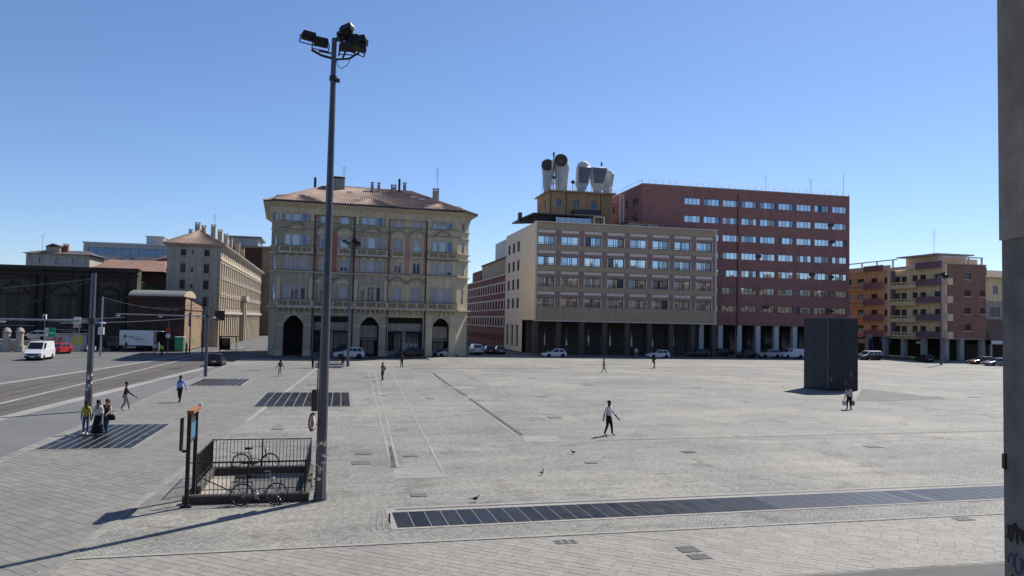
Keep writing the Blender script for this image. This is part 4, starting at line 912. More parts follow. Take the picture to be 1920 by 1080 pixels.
M('shutter_tan', (.30, .19, .105), .8, .12, 3, .05, rnd=.3)
sur = MB(); 
for h in hs:
    window(FR_, h[0], h[2], 1.2, h[3] - h[2], .24, (0, 1), 'shutter_tan', 'shutter_tan' if random.random() < .6 else 'glass_dark', .06)
def surr(H):
    mb = MB(); mb.box(-.22, -.0, -.1, .002, -.1, H + .1, 'stucco_cream'); mb.box(1.2, 1.42, -.1, .002, -.1, H + .1, 'stucco_cream'); mb.box(-.32, 1.52, -.24, .002, H + .1, H + .32, 'stucco_cream'); mb.box(-.3, 1.5, -.2, .002, -.28, -.1, 'stucco_cream'); return mb.mesh('window_surround')
for h in hs:
    if h[2] < 17: FR_.put('window_surround', cached(('lsur', round(h[3] - h[2], 2)), lambda: surr(h[3] - h[2])), h[0], 0, h[2])
for z, d, t in ((6.2, .5, .5), (9.95, .12, .15), (16.5, .15, .2)): boxp(FR_, 'string_course', 0, SL, -d, .002, z, z + t, 'stucco_cream')
boxp(FR_, 'balcony', 37, 42.5, -1.3, -.002, 9.6, 10.7, 'stucco_cream'); boxp(FR_, 'portal', 37.5, 38.4, -.9, -.002, .05, 9.6, 'stucco_sand'); boxp(FR_, 'portal', 41.1, 42, -.9, -.002, .05, 9.6, 'stucco_sand')
boxp(FR_, 'arcade_back_wall', 0, SL, 4, 4.3, 0, 6, 'portico_stone')
part(lb_, 'hull', MB().box(-9.2, -.4, .4, SL, 6.0, 19.1, 'portico_dark')); Fac(lb_, -9.5, SL, -90).add('wall', wall_mesh(0, SL, 0, 19.2, [], .2, 'stucco_cream'))
ft = [(-9.5, 0), (0, 0), (0, SL), (-9.5, SL)]; ev = [(p.x, p.y, 19.4) for p in offset_poly(ft, .95)]
part(lb_, 'cornice', MB().loft([[(x, y, 18.75) for x, y in ft], [(p.x, p.y, 19.2) for p in offset_poly(ft, .9)], [(p.x, p.y, 19.4) for p in offset_poly(ft, .95)]], 'stucco_cream', cap=False))
r0, r1 = (-4.75, 5.2, 22.6), (-4.75, SL - 5, 22.6); mb = MB()
for q in ((ev[0], ev[1], r0), (ev[1], ev[2], r1, r0), (ev[2], ev[3], r1), (ev[3], ev[0], r0, r1)): mb.face(q, 'roof_tile_orange')
roof = part(lb_, 'roof', mb); mb = MB(); ribs(mb, ev[0], ev[1], r0, r0, .33, 'roof_rib', .08); ribs(mb, ev[1], ev[2], r0, r1, .6, 'roof_rib', .08); tag(ob('tile_ribs', mb.mesh('tile_ribs'), roof), kind='stuff')
for x, y, w, h in ((-5.3, 6, .9, 2.6), (-4.3, 7, .8, 2.2), (-3.2, 12, .9, 3.0), (-2.8, 19, .9, 2.8), (-2.6, 27, .9, 2.8), (-2.6, 36, .8, 2.9), (-2.4, 48, 1.2, 3), (-2.4, 60, 1.0, 2.6), (-6.2, 4.0, .6, 1.0)): chimney(lb_, x, y, 21.2, w, .8, h, 'stucco_sand')
q = fr(LO, LA, -2.6, 9); antenna(q.x, q.y, 22, 4.4, 'aerial among the chimneys of the cream palazzo', 3)
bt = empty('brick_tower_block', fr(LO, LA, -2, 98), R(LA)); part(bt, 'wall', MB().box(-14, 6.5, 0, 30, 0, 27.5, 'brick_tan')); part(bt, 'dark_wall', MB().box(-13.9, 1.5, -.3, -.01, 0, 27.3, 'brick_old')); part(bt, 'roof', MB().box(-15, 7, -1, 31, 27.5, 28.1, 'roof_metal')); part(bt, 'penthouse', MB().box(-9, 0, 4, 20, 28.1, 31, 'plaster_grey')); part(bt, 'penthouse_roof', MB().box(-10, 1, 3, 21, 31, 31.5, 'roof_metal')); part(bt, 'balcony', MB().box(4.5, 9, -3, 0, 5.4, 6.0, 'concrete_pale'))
tag(bt, 'taller brick block with a metal roof behind the cream palazzo', 'building')

# --- dark old stone building and sheds on the left
DO = G(252, 652); DA = 12.5
dk = empty('old_stone_building', DO, R(DA)); tag(dk, 'soot dark old stone building with blind arches on the left', 'building')
DW = 62.0; F = Fac(dk, -DW, 0, 0); DH = at(250, 505, DO.y).z; hs = []
uw = lambda x: DW - (at(252, 600, DO.y).x - at(x, 600, DO.y).x) / math.cos(R(DA)) * 1.02
for a, b in ((-95, -42), (-62 + 22, 2), (21, 82), (103, 156), (182, 228)): hs.append((uw(a), uw(b), 1.2, 11.6))
hs = [h for h in hs if h[1] - h[0] > 1]; hs = hs[2:] + [(h0, h0 + 5.5, 1.2, 11.6) for h0 in (8, 17, 26) if h0 + 5.6 < hs[2][0]]
F.add('wall', wall_mesh(0, DW, 0, DH, hs, .55, 'old_stone'))
for h in hs:
    boxp(F, 'blind_panel', h[0], h[1], .5, .7, h[2], h[3], 'old_stone_pale'); w = h[1] - h[0]
    F.add('blind_arch', arc_band(w * .7, 9.2, w * .24, .35, .25, 'old_stone', 12), h[0] + w * .15, .5, 0); boxp(F, 'ledge', h[0] + w * .1, h[1] - w * .1, .22, .5, 8.8, 9.1, 'old_stone')
for h in hs:
    for x in (h[0] - .75, h[1] + .05): boxp(F, 'pilaster', x, x + .7, -.3, .002, 0, 12.2, 'old_stone')
boxp(F, 'cornice', -.2, DW + .35, -.55, .002, DH - .6, DH, 'old_stone'); boxp(F, 'string_course', 0, DW + .2, -.3, .002, 12.3, 12.7, 'old_stone')
Fac(dk, 0, 0, 90).add('wall', wall_mesh(0, 2.5, 0, DH, [], .2, 'old_stone_pale')); part(dk, 'roof', MB().box(-DW, .2, .1, 2.6, DH, DH + .15, 'roof_tile_orange')); part(dk, 'rear_wall', MB().box(-DW, -.01, 2.5, 2.7, 0, DH, 'old_stone'))
SO = G(344, 657); sh = empty('brick_shed', SO, R(DA)); tag(sh, 'old brick shed with grey barrel roof and sunlit tan side', 'shed')
SWd = 8.9; SHt = at(300, 556, SO.y).z
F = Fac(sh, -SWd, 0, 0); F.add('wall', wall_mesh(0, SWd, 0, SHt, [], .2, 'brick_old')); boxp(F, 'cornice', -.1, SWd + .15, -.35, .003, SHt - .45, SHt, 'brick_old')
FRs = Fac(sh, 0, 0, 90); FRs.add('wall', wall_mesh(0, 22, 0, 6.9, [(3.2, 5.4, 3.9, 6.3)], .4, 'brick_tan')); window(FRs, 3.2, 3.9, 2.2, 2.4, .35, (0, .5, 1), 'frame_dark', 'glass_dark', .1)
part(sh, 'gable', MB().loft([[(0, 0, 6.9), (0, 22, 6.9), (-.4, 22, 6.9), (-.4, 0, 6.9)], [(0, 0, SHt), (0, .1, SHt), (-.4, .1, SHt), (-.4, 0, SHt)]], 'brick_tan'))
boxp(FRs, 'string_course', 0, 22, -.15, .003, 6.75, 6.95, 'brick_tan')
mb = MB(); n = 12; rings = [[(-SWd + .1, 5 - 5 * math.cos(math.pi * i / n), SHt + 1.15 * math.sin(math.pi * i / n)) for i in range(n + 1)], [(-.2, 5 - 5 * math.cos(math.pi * i / n), SHt + 1.15 * math.sin(math.pi * i / n)) for i in range(n + 1)]]
mb.loft(rings, 'roof_metal', True, False); mb.face(rings[1], 'stucco_sand'); mb.face(rings[0], 'brick_old'); part(sh, 'barrel_roof', mb)
part(sh, 'lean_to_roof', MB().face([(.1, 0, SHt + .05), (-6, 0, SHt + .05), (-6, 22, 7.05), (.1, 22, 7.05)], 'roof_tile'))
graffiti(FRs, 'graffiti', 1.5, -.02, .4, 8, 1.8, 'spray_green', 9, 11, .12)
# far roofs behind
def far_block(px0, px1, pyt, Y, H0, name, label, wm, deg=12.5, depth=14, rowsW=None, roofm='roof_felt', ribbon=False):
    A = at(px0, 600, Y); B = at(px1, 600, Y); W = (B.x - A.x) / (math.cos(R(deg)) - .0) * .97; H = at((px0 + px1) / 2, pyt, Y + W * .1).z
    o = empty(name, (A.x, Y, 0), R(deg)); F_ = Fac(o); hs = []
    for (z, h, w, pitch) in rowsW or ():
        w = w or W - 2.4; pitch = pitch or W - 1.2; n = int((W - 1) / pitch)
        for i in range(n): x = (W - n * pitch) / 2 + i * pitch + (pitch - w) / 2; hs.append((x, x + w, H + z, H + z + h))
    F_.add('wall', wall_mesh(0, W, 0, H, hs, .3, wm))
    for h in hs: window(F_, h[0], h[2], h[1] - h[0], h[3] - h[2], .28, (0, .5, 1) if not ribbon else tuple(i / 10 for i in range(11)), 'frame_dark' if ribbon else 'frame_dark', 'glass_blue', .06)
    part(o, 'hull', MB().box(.3, W, .4, depth, 0, H - .1, wm)); tag(o, label, 'building'); return o, F_, W, H
o, F_, W, H = far_block(150, 314, 458, 205, 0, 'ribbon_window_block', 'pale modern block with blue ribbon windows above the dark wall', 'plaster_grey', 12.5, 14, ((-3.2, 2.1, 0, 0), (-7.2, 2.1, 0, 0)), ribbon=True)
boxp(F_, 'roof_edge', -.2, W + .2, -.3, 14, H, H + .35, 'plaster_white'); part(o, 'lift_house', MB().box(W * .64, W * .83, 3, 9, H + .35, H + 2.6, 'plaster_grey')); part(o, 'lift_house_roof', MB().box(W * .63, W * .84, 2.7, 9.3, H + 2.6, H + 2.9, 'concrete_pale'))
for u in (9.5, 18): boxp(F_, 'balcony', u, u + 3.0, -1.0, -.01, H - 4.6, H - 3.7, 'glass_blue')
o, F_, W, H = far_block(43, 152, 476, 178, 0, 'grey_house', 'low grey house with dark roof left of the ribbon window block', 'stucco_cream', 12.5, 12, ((-2.4, 1.4, 1.0, 3.6),))
part(o, 'roof', MB().loft([[(-.8, -.8, H), (W + .8, -.8, H), (W + .8, 12, H), (-.8, 12, H)], [(2.5, 5, H + 1.3), (W - 2, 5, H + 1.3), (W - 2, 6, H + 1.3), (2.5, 6, H + 1.3)]], 'roof_felt')); part(o, 'dormer', MB().box(W * .28, W * .5, 1, 6, H + .4, H + 1.8, 'stucco_sand')); part(o, 'dormer_roof', MB().prism_y([(W * .26, H + 1.8), (W * .52, H + 1.8), (W * .39, H + 2.6)], .7, 6.3, 'roof_tile')); chimney(o, W * .55, 3, H + .9, 1.1, .9, 1.5, 'rust')
q = at(79, 470, 180); antenna(q.x, q.y, q.z - .5, 4.5, 'thin aerial on the low grey house', 3)
o, F_, W, H = far_block(252, 320, 503, 168, 0, 'tiled_house', 'old house with an orange tiled roof beside the cream palazzo', 'brick_old', 12.5, 10, ())
part(o, 'roof', MB().loft([[(-9, -3.5, H - .9), (W * .8, -3.5, H - .9), (W * .8, 10, H - .9), (-9, 10, H - .9)], [(-7, 5, H + 2.0), (W * .6, 5, H + 2.0), (W * .6, 6, H + 2.0), (-7, 6, H + 2.0)]], 'roof_tile_orange'))
o, F_, W, H = far_block(272, 322, 492, 185, 0, 'ochre_house', 'small ochre house with a brown tiled roof behind the tiled one', 'stucco_ochre', 12.5, 12, ((-2.6, 1.6, 1.0, 3.4),))
part(o, 'roof', MB().loft([[(-.8, -.8, H), (W + .8, -.8, H), (W + .8, 12, H), (-.8, 12, H)], [(3, 5, H + 2.2), (W, 5, H + 2.2), (W, 6, H + 2.2), (3, 6, H + 2.2)]], 'roof_tile')); chimney(o, W - 1, 3, H + 1.5, 1.4, 1.2, 3.0, 'stucco_cream')
# --- apartment block on the right
CO = G(1772, 676); ap = empty('apartment_block', CO, R(BA)); tag(ap, 'orange and yellow apartment block with balconies and a brick end', 'building')
AD = 36.0; F = Fac(ap, 0, AD, -90); hs = []
def tdep(t0, t1): return AD - t1, AD - t0
floors = [15.0, 11.45, 7.9, 4.4]
for f in floors:
    for t0, t1 in ((1.3, 3.6), (5.9, 7.5), (8.2, 9.7), (11.3, 12.9), (13.2, 14.9)): a, b = tdep(t0, t1); hs.append((a, b, f + .15 if t1 - t0 > 1.5 else f + .9, f + 2.3))
F.add('wall', wall_mesh(AD - 15.5, AD, 4.4, 18.6, hs, .25, 'stucco_yellow'), 0, .9, 0); h2 = []
for f in floors:
    for t0, t1 in ((16.2, 17.6), (19.8, 21.8), (24.2, 26.3), (28.5, 30)): a, b = tdep(t0, t1); h2.append((a, b, f + .9, f + 2.3))
F.add('wall', wall_mesh(0, AD - 15.5, 4.4, 18.8, h2, .25, 'stucco_orange'), 0, .5, 0)
for i, h in enumerate(hs): window(F, h[0], h[2], h[1] - h[0], h[3] - h[2], .22, (0, .5, 1), 'frame_white' if i % 3 == 0 else 'frame_brown', 'glass_dark', .08, shutter=random.choice((0, 0, .5, .95)), shm='shutter_brown', v=.9)
for i, h in enumerate(h2): window(F, h[0], h[2], h[1] - h[0], h[3] - h[2], .22, (0, .5, 1), 'frame_brown', 'glass_dark', .08, shutter=random.choice((0, .4, .9)), shm='shutter_brown', v=.5)
for k, f in enumerate([18.5] + floors):
    a, b = tdep(.65, 7.7); boxp(F, 'balcony', a, b, -.1 if k else .6, 1.32, f - .12, f + .06, 'stucco_peach'); boxp(F, 'balcony_panel', a, b, -.1, .02, f - .1, f + 1.25, 'panel_aubergine')
    if k:
        a, b = tdep(7.75, 15.2); boxp(F, 'balcony', a, b, 0, 1.32, f - .45, f + .06, 'stucco_yellow'); boxp(F, 'balcony_rail', a, b, 0, .1, f + .75, f + .95, 'stucco_yellow'); boxp(F, 'balcony_rail', a, b, .02, .08, f + .06, f + .42, 'stucco_yellow')
        for i in range(8): boxp(F, 'balcony_post', a + i * (b - a) / 7 - .1, a + i * (b - a) / 7 + .1, .015, .09, f + .4, f + .76, 'stucco_yellow')
        a, b = tdep(17.6, 23.6); boxp(F, 'balcony_panel', a, b, -.1, .05, f - .15, f + 1.2, 'panel_wine'); boxp(F, 'balcony', a, b, .05, .92, f - .15, f + .02, 'stucco_orange')
        a, b = tdep(24, 34); boxp(F, 'balcony', a, b, 0, .92, f - .4, f + .05, 'stucco_orange'); boxp(F, 'balcony_rail', a, b, 0, .1, f + .75, f + 1.0, 'stucco_peach')
boxp(F, 'parapet', *tdep(7.8, 15.4), .3, .5, 18.6, 19.3, 'stucco_peach'); boxp(F, 'parapet', *tdep(15.5, 36), .3, .5, 18.8, 19.9, 'stucco_peach'); boxp(F, 'parapet_panel', *tdep(17.6, 24), .2, .32, 18.8, 20.1, 'panel_wine')
for t in (.05, 15.25): a, b = tdep(t, t + .55); boxp(F, 'pilaster', a, b, -.15, 1.3, 4.4, 19.2, 'stucco_peach')
boxp(F, 'dark_screen', *tdep(14.6, 15.2), .3, 1.3, 4.4, 18.5, 'panel_aubergine')
F2 = Fac(ap); bw = [(4.57, 6.1, 16.1, 17.25), (4.57, 6.1, 12.75, 13.95), (4.57, 6.1, 9.2, 10.5), (4.57, 6.1, 5.9, 7.15), (8.3, 9.5, 12.75, 13.9), (8.3, 9.5, 9.3, 10.5)]
F2.add('wall', wall_mesh(0, 9.7, 4.45, 19.0, bw, .25, 'brick_rust'))
for i, h in enumerate(bw): window(F2, h[0], h[2], h[1] - h[0], h[3] - h[2], .2, (0, .5, 1), 'frame_brown', 'glass_dark', .06, shutter=0 if i == 0 else .95, shm='shutter_brown', sill='stucco_peach')
for f in floors: boxp(F2, 'balcony_end', -.12, 1.1, -.9, -.003, f - .12, f + 1.25, 'stucco_peach')
boxp(F2, 'corner_strip', 0, .45, -.1, .003, 4.4, 19.0, 'stucco_peach'); boxp(F2, 'coping', -.1, 9.8, -.15, .5, 19.0, 19.2, 'stucco_tan')
part(ap, 'hull', MB().box(1.2, 9.7, .5, AD, 4.3, 18.6, 'stucco_tan')); part(ap, 'soffit', MB().box(0, 9.7, .05, AD, 4.2, 4.44, 'stucco_tan'))
part(ap, 'penthouse', MB().box(2.2, 9, 4, 13, 18.6, 21.2, 'stucco_peach')); part(ap, 'penthouse_roof', MB().box(.6, 9.6, 2.6, 14, 21.2, 21.45, 'concrete_pale'))
for t in (15, 20, 25, 30): part(ap, 'roof_frame_post', MB().box(.6, .85, t, t + .25, 18.8, 20.9, 'plaster_white'))
part(ap, 'roof_frame_beam', MB().box(.55, .9, 14, 35, 20.9, 21.1, 'plaster_white'))
for x in (.2, 4.5, 6.2, 9.3): part(ap, 'roof_frame_post', MB().box(x, x + .3, .6, .85, 19.2, 20.5, 'plaster_white'))
part(ap, 'roof_frame_beam', MB().box(0, 9.7, .55, .9, 20.5, 20.7, 'plaster_white')); part(ap, 'end_wall', MB().box(6.6, 9.7, 2, 2.4, 19, 20.4, 'stucco_peach'))
for i in range(6): F.put('portico_column', cached('apc', lambda: MB().box(-.45, .45, 0, .9, 0, 4.25, 'concrete_pale').mesh('portico_column')), AD - .6 - i * 5.6, .2, 0)
for x in (4.2, 9.2): F2.put('portico_column', CACHE['apc'], x, .2, 0)
boxp(F, 'portico_back_wall', 0, AD - 5, 5, 5.3, 0, 4.3, 'portico_dark'); boxp(F2, 'portico_back_wall', 5, 9.7, 5, 5.3, 0, 4.3, 'portico_dark')
M('sign_blue', (.05, .12, .30), .6, .05, 3, 0)
boxp(F, 'shop_sign', AD - 20, AD - 16.5, 1.2, 1.4, 2.9, 4.0, 'sign_blue'); boxp(F, 'shop_sign', AD - 9, AD - 6.4, 1.2, 1.4, 3.0, 3.6, 'plaster_white'); boxp(F, 'shop_sign', AD - 27, AD - 24, 1.2, 1.4, 2.6, 3.6, 'plaster_white')
q = fr(CO, BA, 3, 6); antenna(q.x, q.y, 21.4, 5.4, 'tall aerial on the apartment block roof', 6)
# yellow and white house at the far right, with a tiled canopy
yo = fr(CO, BA, 13.4, 6); yh = empty('yellow_white_house', yo, R(BA)); tag(yh, 'narrow house, yellow above and cream below, beside the right column', 'house'); F = Fac(yh)
hs = [(4.0, 5.3, 13.7, 15.5), (3.2, 5.7, 9.1, 10.9), (3.2, 5.7, 5.9, 7.6), (8.2, 9.5, 13.7, 15.5), (8, 10.4, 9.1, 10.9), (8, 10.4, 5.9, 7.6)]
F.add('wall', wall_mesh(0, 16, 12.3, 17.2, hs[:1] + hs[3:4], .2, 'stucco_yellow')); F.add('wall', wall_mesh(0, 16, 0, 12.3, [h for h in hs if h[2] < 12], .2, 'stucco_cream'))
for i, h in enumerate(hs): window(F, h[0], h[2], h[1] - h[0], h[3] - h[2], .18, (0, .5, 1), 'shutter_grey' if h[2] > 12 else 'frame_dark', 'glass_blue' if h[2] > 12 else 'glass_dark', .1, .5)
for z in (8.6, 12.2): boxp(F, 'string_course', 0, 16, -.15, .003, z, z + .15, 'panel_pale')
part(yh, 'hull', MB().box(.3, 16, .4, 14, 0, 17.1, 'stucco_cream')); part(yh, 'roof', MB().loft([[(-1, -1, 17.2), (17, -1, 17.2), (17, 15, 17.2), (-1, 15, 17.2)], [(5, 6, 19.3), (12, 6, 19.3), (12, 8, 19.3), (5, 8, 19.3)]], 'roof_tile')); chimney(yh, 3.6, 2, 17.8, 1.0, .9, 1.4, 'stucco_cream')
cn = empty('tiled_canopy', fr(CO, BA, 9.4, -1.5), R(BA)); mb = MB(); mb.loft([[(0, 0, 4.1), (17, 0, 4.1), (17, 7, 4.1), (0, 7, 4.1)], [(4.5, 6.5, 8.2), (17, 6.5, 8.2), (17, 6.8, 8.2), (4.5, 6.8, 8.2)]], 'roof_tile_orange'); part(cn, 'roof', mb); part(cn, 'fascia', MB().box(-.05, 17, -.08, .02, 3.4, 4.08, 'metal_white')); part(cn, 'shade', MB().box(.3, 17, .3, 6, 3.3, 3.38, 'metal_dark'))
for i in range(4): part(cn, 'post', MB().box(.3 + i * 4, .6 + i * 4, .4, .7, 0, 3.4, 'concrete_pale'))
part(cn, 'back_wall', MB().box(0, 17, 6.2, 6.5, 0, 4.0, 'portico_stone')); tag(cn, 'tiled lean-to canopy with white fascia at the foot of the narrow house', 'canopy')
# --- dark monolith on the square
mO = W2(*GAB(1552, 733)); mo = empty('dark_monolith', mO, R(PA + 4)); MW = 3.42; MH = 6.9
M('cladding', (.030, .037, .052), .45, .2, .7, .04, spec=.3, streak=.12)
part(mo, 'core', MB().box(.03, MW - .03, .03, MW - .03, .0, MH - .05, 'metal_black')); part(mo, 'plinth', MB().box(-.03, MW + .03, -.03, MW + .03, 0, .12, 'metal_black'))
for deg, ox, oy in ((0, 0, 0), (-90, 0, MW), (90, MW, 0), (180, MW, MW)):
    Fm = Fac(mo, ox, oy, deg)
    for j in range(4):
        for i in range(2): Fm.put('cladding_panel', cached('mclad', lambda: MB().box(.012, MW / 2 - .012, 0, .025, .01, 1.68, 'cladding').mesh('cladding_panel')), i * MW / 2, 0, .13 + j * 1.68)
for x in (0, MW): part(mo, 'corner_trim', MB().box(x - .03, x + .03, -.03, .03, .12, MH, 'metal_grey'))
part(mo, 'cap', MB().box(-.05, MW + .05, -.05, MW + .05, MH - .04, MH + .06, 'metal_grey'))
Fm = Fac(mo); graffiti(Fm, 'graffiti', .7, -.003, .5, 2.2, 1.4, 'metal_dark', 6, 21, .05); graffiti(Fac(mo, 0, MW, -90), 'graffiti', .4, -.003, .6, 2.4, 1.3, 'metal_dark', 6, 22, .05)
for x_, z_, w_, h_, m_ in ((.25, .9, .3, .42, 'metal_grey'), (2.5, 1.3, .35, .5, 'concrete_dark'), (1.9, .6, .22, .3, 'concrete_dark')): Fm.put('torn_poster', MB().box(0, w_, -.006, -.002, 0, h_, m_).mesh('torn_poster'), x_, 0, z_)
for i in range(8): Fm.put('bolt', cached('mbolt', lambda: MB().cyl((0, -.02, 0), (0, .0, 0), .03, 'metal_grey', n=6).mesh('bolt')), .12 + (i % 2) * (MW - .24), 0, .4 + (i // 2) * 1.68)
tag(mo, 'tall dark metal clad monolith standing alone on the square', 'monument')
# --- concrete column beside the viewer and the long building behind
cY = 4.8; x0 = at(1881, 760, cY).x; x1 = at(1872, 225, cY).x; zb = at(1880, 451, cY).z
col = empty('concrete_column', (x0, cY, 0)); part(col, 'shaft', MB().box(0, .8, -.9, 0, 0, zb, 'concrete_dark')); part(col, 'upper_block', MB().box(x1 - x0, 1.0, -1.0, .004, zb, 9.5, 'concrete'))
part(col, 'cable_box', MB().box(-.012, .0, -.03, -.0, at(1880, 878, cY).z, at(1880, 850, cY).z, 'metal_black'))
Fc = Fac(col, 0, 0, -90); z_ = at(1900, 1010, cY).z; graffiti(Fc, 'graffiti', .012, -.002, z_, .26, .12, 'spray_black', 7, 31, .016); graffiti(Fc, 'graffiti', .03, -.002, z_ - .18, .2, .14, 'spray_blue', 3, 32, .008); graffiti(Fc, 'graffiti', .06, -.002, z_ - .3, .14, .1, 'spray_black', 3, 33, .014)
tag(col, 'rough concrete column with graffiti at the right edge of the view', 'column')
st = empty('station_building', (0, -9, 0), R(PA)); Fst = Fac(st, 270, 0, 180); hs = [(3 + i * 5, 5.4 + i * 5, z, z + 2.2) for i in range(65) for z in (8.5, 12.5, 16.2, 20.2)]
Fst.add('wall', wall_mesh(0, 330, 7.6, 25.5, hs, .35, 'station_brick')); 
part(st, 'hull', MB().box(-60, 270, -12, -.36, 7.6, 25.4, 'portico_dark')); part(st, 'lower_wall', MB().box(-60, 270, -12, -6, 0, 7.6, 'portico_stone'))
tag(st, 'long brick building mirrored in the office windows', 'building')

# ------------------------------------------------------------------ street furniture
def box_at(root, name, c, s, m, rot=None):
    me = MB().cbox(-s[0] / 2, s[0] / 2, -s[1] / 2, s[1] / 2, -s[2] / 2, s[2] / 2, m, min(s) * .15).mesh(name); return ob(name, me, root, c, rot=rot or (0, 0, 0))
MAST_H = at(627, 72, 24.85).z
def mast(loc, rz, label):
    o = empty('floodlight_mast', loc, rz); H = MAST_H
    part(o, 'pole', MB().cyl((0, 0, 0), (0, 0, .25), .23, 'metal_grey', .2, 14).cyl((0, 0, .25), (0, 0, H), .185, 'metal_grey', .085, 14))
    part(o, 'collar', MB().cyl((0, 0, H - 1.45), (0, 0, H - 1.3), .13, 'metal_dark', n=10).box(.1, .22, -.05, .05, H - 1.5, H - 1.38, 'metal_dark'))
    part(o, 'arm', MB().tube([(-.75, 0, H - .42), (-.4, 0, H - .6), (0, 0, H - .7)], .045, 'metal_black').tube([(-.55, .2, H - .38), (0, .1, H - .5)], .03, 'metal_black'))
    part(o, 'arm', MB().tube([(.85, 0, H - .45), (.5, 0, H - .68), (0, 0, H - .72)], .035, 'metal_black').tube([(.3, 0, H - .65), (.55, .1, H + .1)], .035, 'metal_black').tube([(.15, 0, H - .6), (.3, -.1, H)], .03, 'metal_black'))
    lamp = cached('flood', lambda: MB().loft([[(-.2, -.06, -.13), (.2, -.06, -.13), (.2, .06, -.13), (-.2, .06, -.13)], [(-.22, -.12, .02), (.22, -.12, .02), (.22, .1, .02), (-.22, .1, .02)], [(-.17, -.1, .15), (.17, -.1, .15), (.17, .08, .15), (-.17, .08, .15)]], 'metal_black').mesh('floodlight'))
    lens = cached('flens', lambda: MB().box(-.18, .18, -.135, -.125, -.1, .0, 'glass_car').mesh('lens')); yoke = cached('fyoke', lambda: MB().tube([(-.24, 0, 0), (-.24, 0, -.22), (.24, 0, -.22), (.24, 0, 0)], .018, 'metal_black', 5).mesh('yoke'))
    for x, y, dz, a, b in ((-.86, 0, 0.03, 20, 12), (-.42, -.1, -.2, 15, 10), (.42, -.05, .3, -30, -20), (.3, .15, .16, 10, -35), (.68, .1, .05, -25, 20), (.88, -.1, -.1, -15, -15), (.84, -.2, -.33, 25, 25), (.46, -.15, -.34, -10, 10), (.55, .25, .08, 40, -10), (.66, 0, -.15, 10, 5)):
        l = ob('floodlight', lamp, o, (x, y, H + dz), rot=(R(b), R(b * .5), R(a))); l.scale = (1.14, 1.1, 1.1); ob('lens', lens, l); ob('yoke', yoke, l)
    part(o, 'cable', MB().tube([(.1, 0, H - .75), (.14, 0, H - .95), (.28, 0, H - 1.02), (.45, 0, H - .9), (.55, 0, H - .7)], .012, 'metal_black', 5))
    tag(o, label, 'floodlight mast', 'floodlight masts on the square'); return o
m1 = mast(G(600, 937), R(3), 'tall tapered floodlight mast beside the stair railing, nearest the viewer')
part(m1, 'control_box', MB().box(-.36, -.19, -.1, .12, 2.9, 3.6, 'metal_dark')); part(m1, 'conduit', MB().cyl((-.2, 0, 3.6), (-.19, 0, 5.0), .02, 'metal_dark'))
M('sign_red', (.20, .03, .03), .6, .1, 3, 0)
sg = part(m1, 'road_sign', MB().cyl((-.02, 0, 0), (.0, 0, 0), .31, 'sign_red', n=28), (-.3, -.1, 2.55)); sg.rotation_euler.z = R(28)
for nm, mm, r_, k in (('sign_face', 'ivory', .25, .006), ): ob(nm, MB().cyl((-.028, 0, 0), (-.022, 0, 0), r_, mm, n=28).cyl((.002, 0, 0), (.008, 0, 0), r_, mm, n=28).mesh(nm), sg)
ob('sign_figure', MB().box(.009, .013, -.1, -.04, -.14, .12, 'spray_black').box(.009, .013, .02, .08, -.14, .02, 'spray_black').mesh('sign_figure'), sg); sg.rotation_euler.z = R(-12)
for i in range(14):
    a = random.uniform(-2.6, -.5); z = random.uniform(.7, 2.6); r = .187 - z * .0065; s = random.uniform(.03, .06); st_ = MB().box(-s, s, -.004, .0, -s * .9, s * .9, random.choice(('paint_white', 'paint_white', 'metal_galv', 'ivory'))).build('sticker', m1, (math.cos(a) * r, math.sin(a) * r, z), a + math.pi / 2)
part(m1, 'base_conduit', MB().cyl((.12, -.22, .1), (.12, -.2, 1.3), .02, 'metal_galv')); part(m1, 'hatch', MB().box(-.05, .05, -.185, -.165, .9, 1.15, 'metal_galv'))
mast(G(652, 687), R(20), 'floodlight mast standing in front of the ornate palazzo'); mast(G(1765, 684), R(-15), 'floodlight mast in front of the apartment block on the right')

# --- stairwell with railing
HW, HL = HA1 - HA0, HB1 - HB0
ro = empty('stairwell', W2(HA0, HB0), R(PA)); tag(ro, 'railed underground stairwell with a black picket fence on the square', 'stairwell')
mb = MB(); D = -2.4
for q in (((0, 0), (HW, 0)), ((HW, 0), (HW, HL)), ((HW, HL), (0, HL)), ((0, HL), (0, 0))): mb.face([(*q[0], 0), (*q[1], 0), (*q[1], D), (*q[0], D)], 'concrete_pale')
part(ro, 'pit_wall', mb)
for i in range(10): part(ro, 'step', MB().box(.75 + i * .26, HW - .01, .01, HL - .01, -.17 * (i + 1) - .17, -.17 * (i + 1), 'concrete_pale')) if i == 0 else part(ro, 'step', MB().box(.75 + i * .26, HW - .01, .01, HL - .01, -.17 * (i + 1) - .165, -.17 * (i + 1) - .002, 'concrete_pale'))
part(ro, 'landing', MB().box(.01, .75, .01, HL - .01, -.17, -.02, 'concrete'))
K = .27; M('kerb_dark', (.085, .078, .07), .9, .2, 4, .2)
for nm, a in (('front', (-.28, HW + .28, -.28, 0)), ('back', (-.28, HW + .28, HL, HL + .28)), ('right', (HW, HW + .28, 0, HL)), ('left', (-.28, 0, 1.25, HL))): part(ro, 'kerb', MB().cbox(*a, .001, K, 'kerb_dark', .03))
bar = MB().cyl((0, 0, K), (0, 0, 1.28), .011, 'metal_black', n=5).mesh('railing_bar'); post = MB().box(-.025, .025, -.025, .025, K - .02, 1.32, 'metal_black').mesh('railing_post')
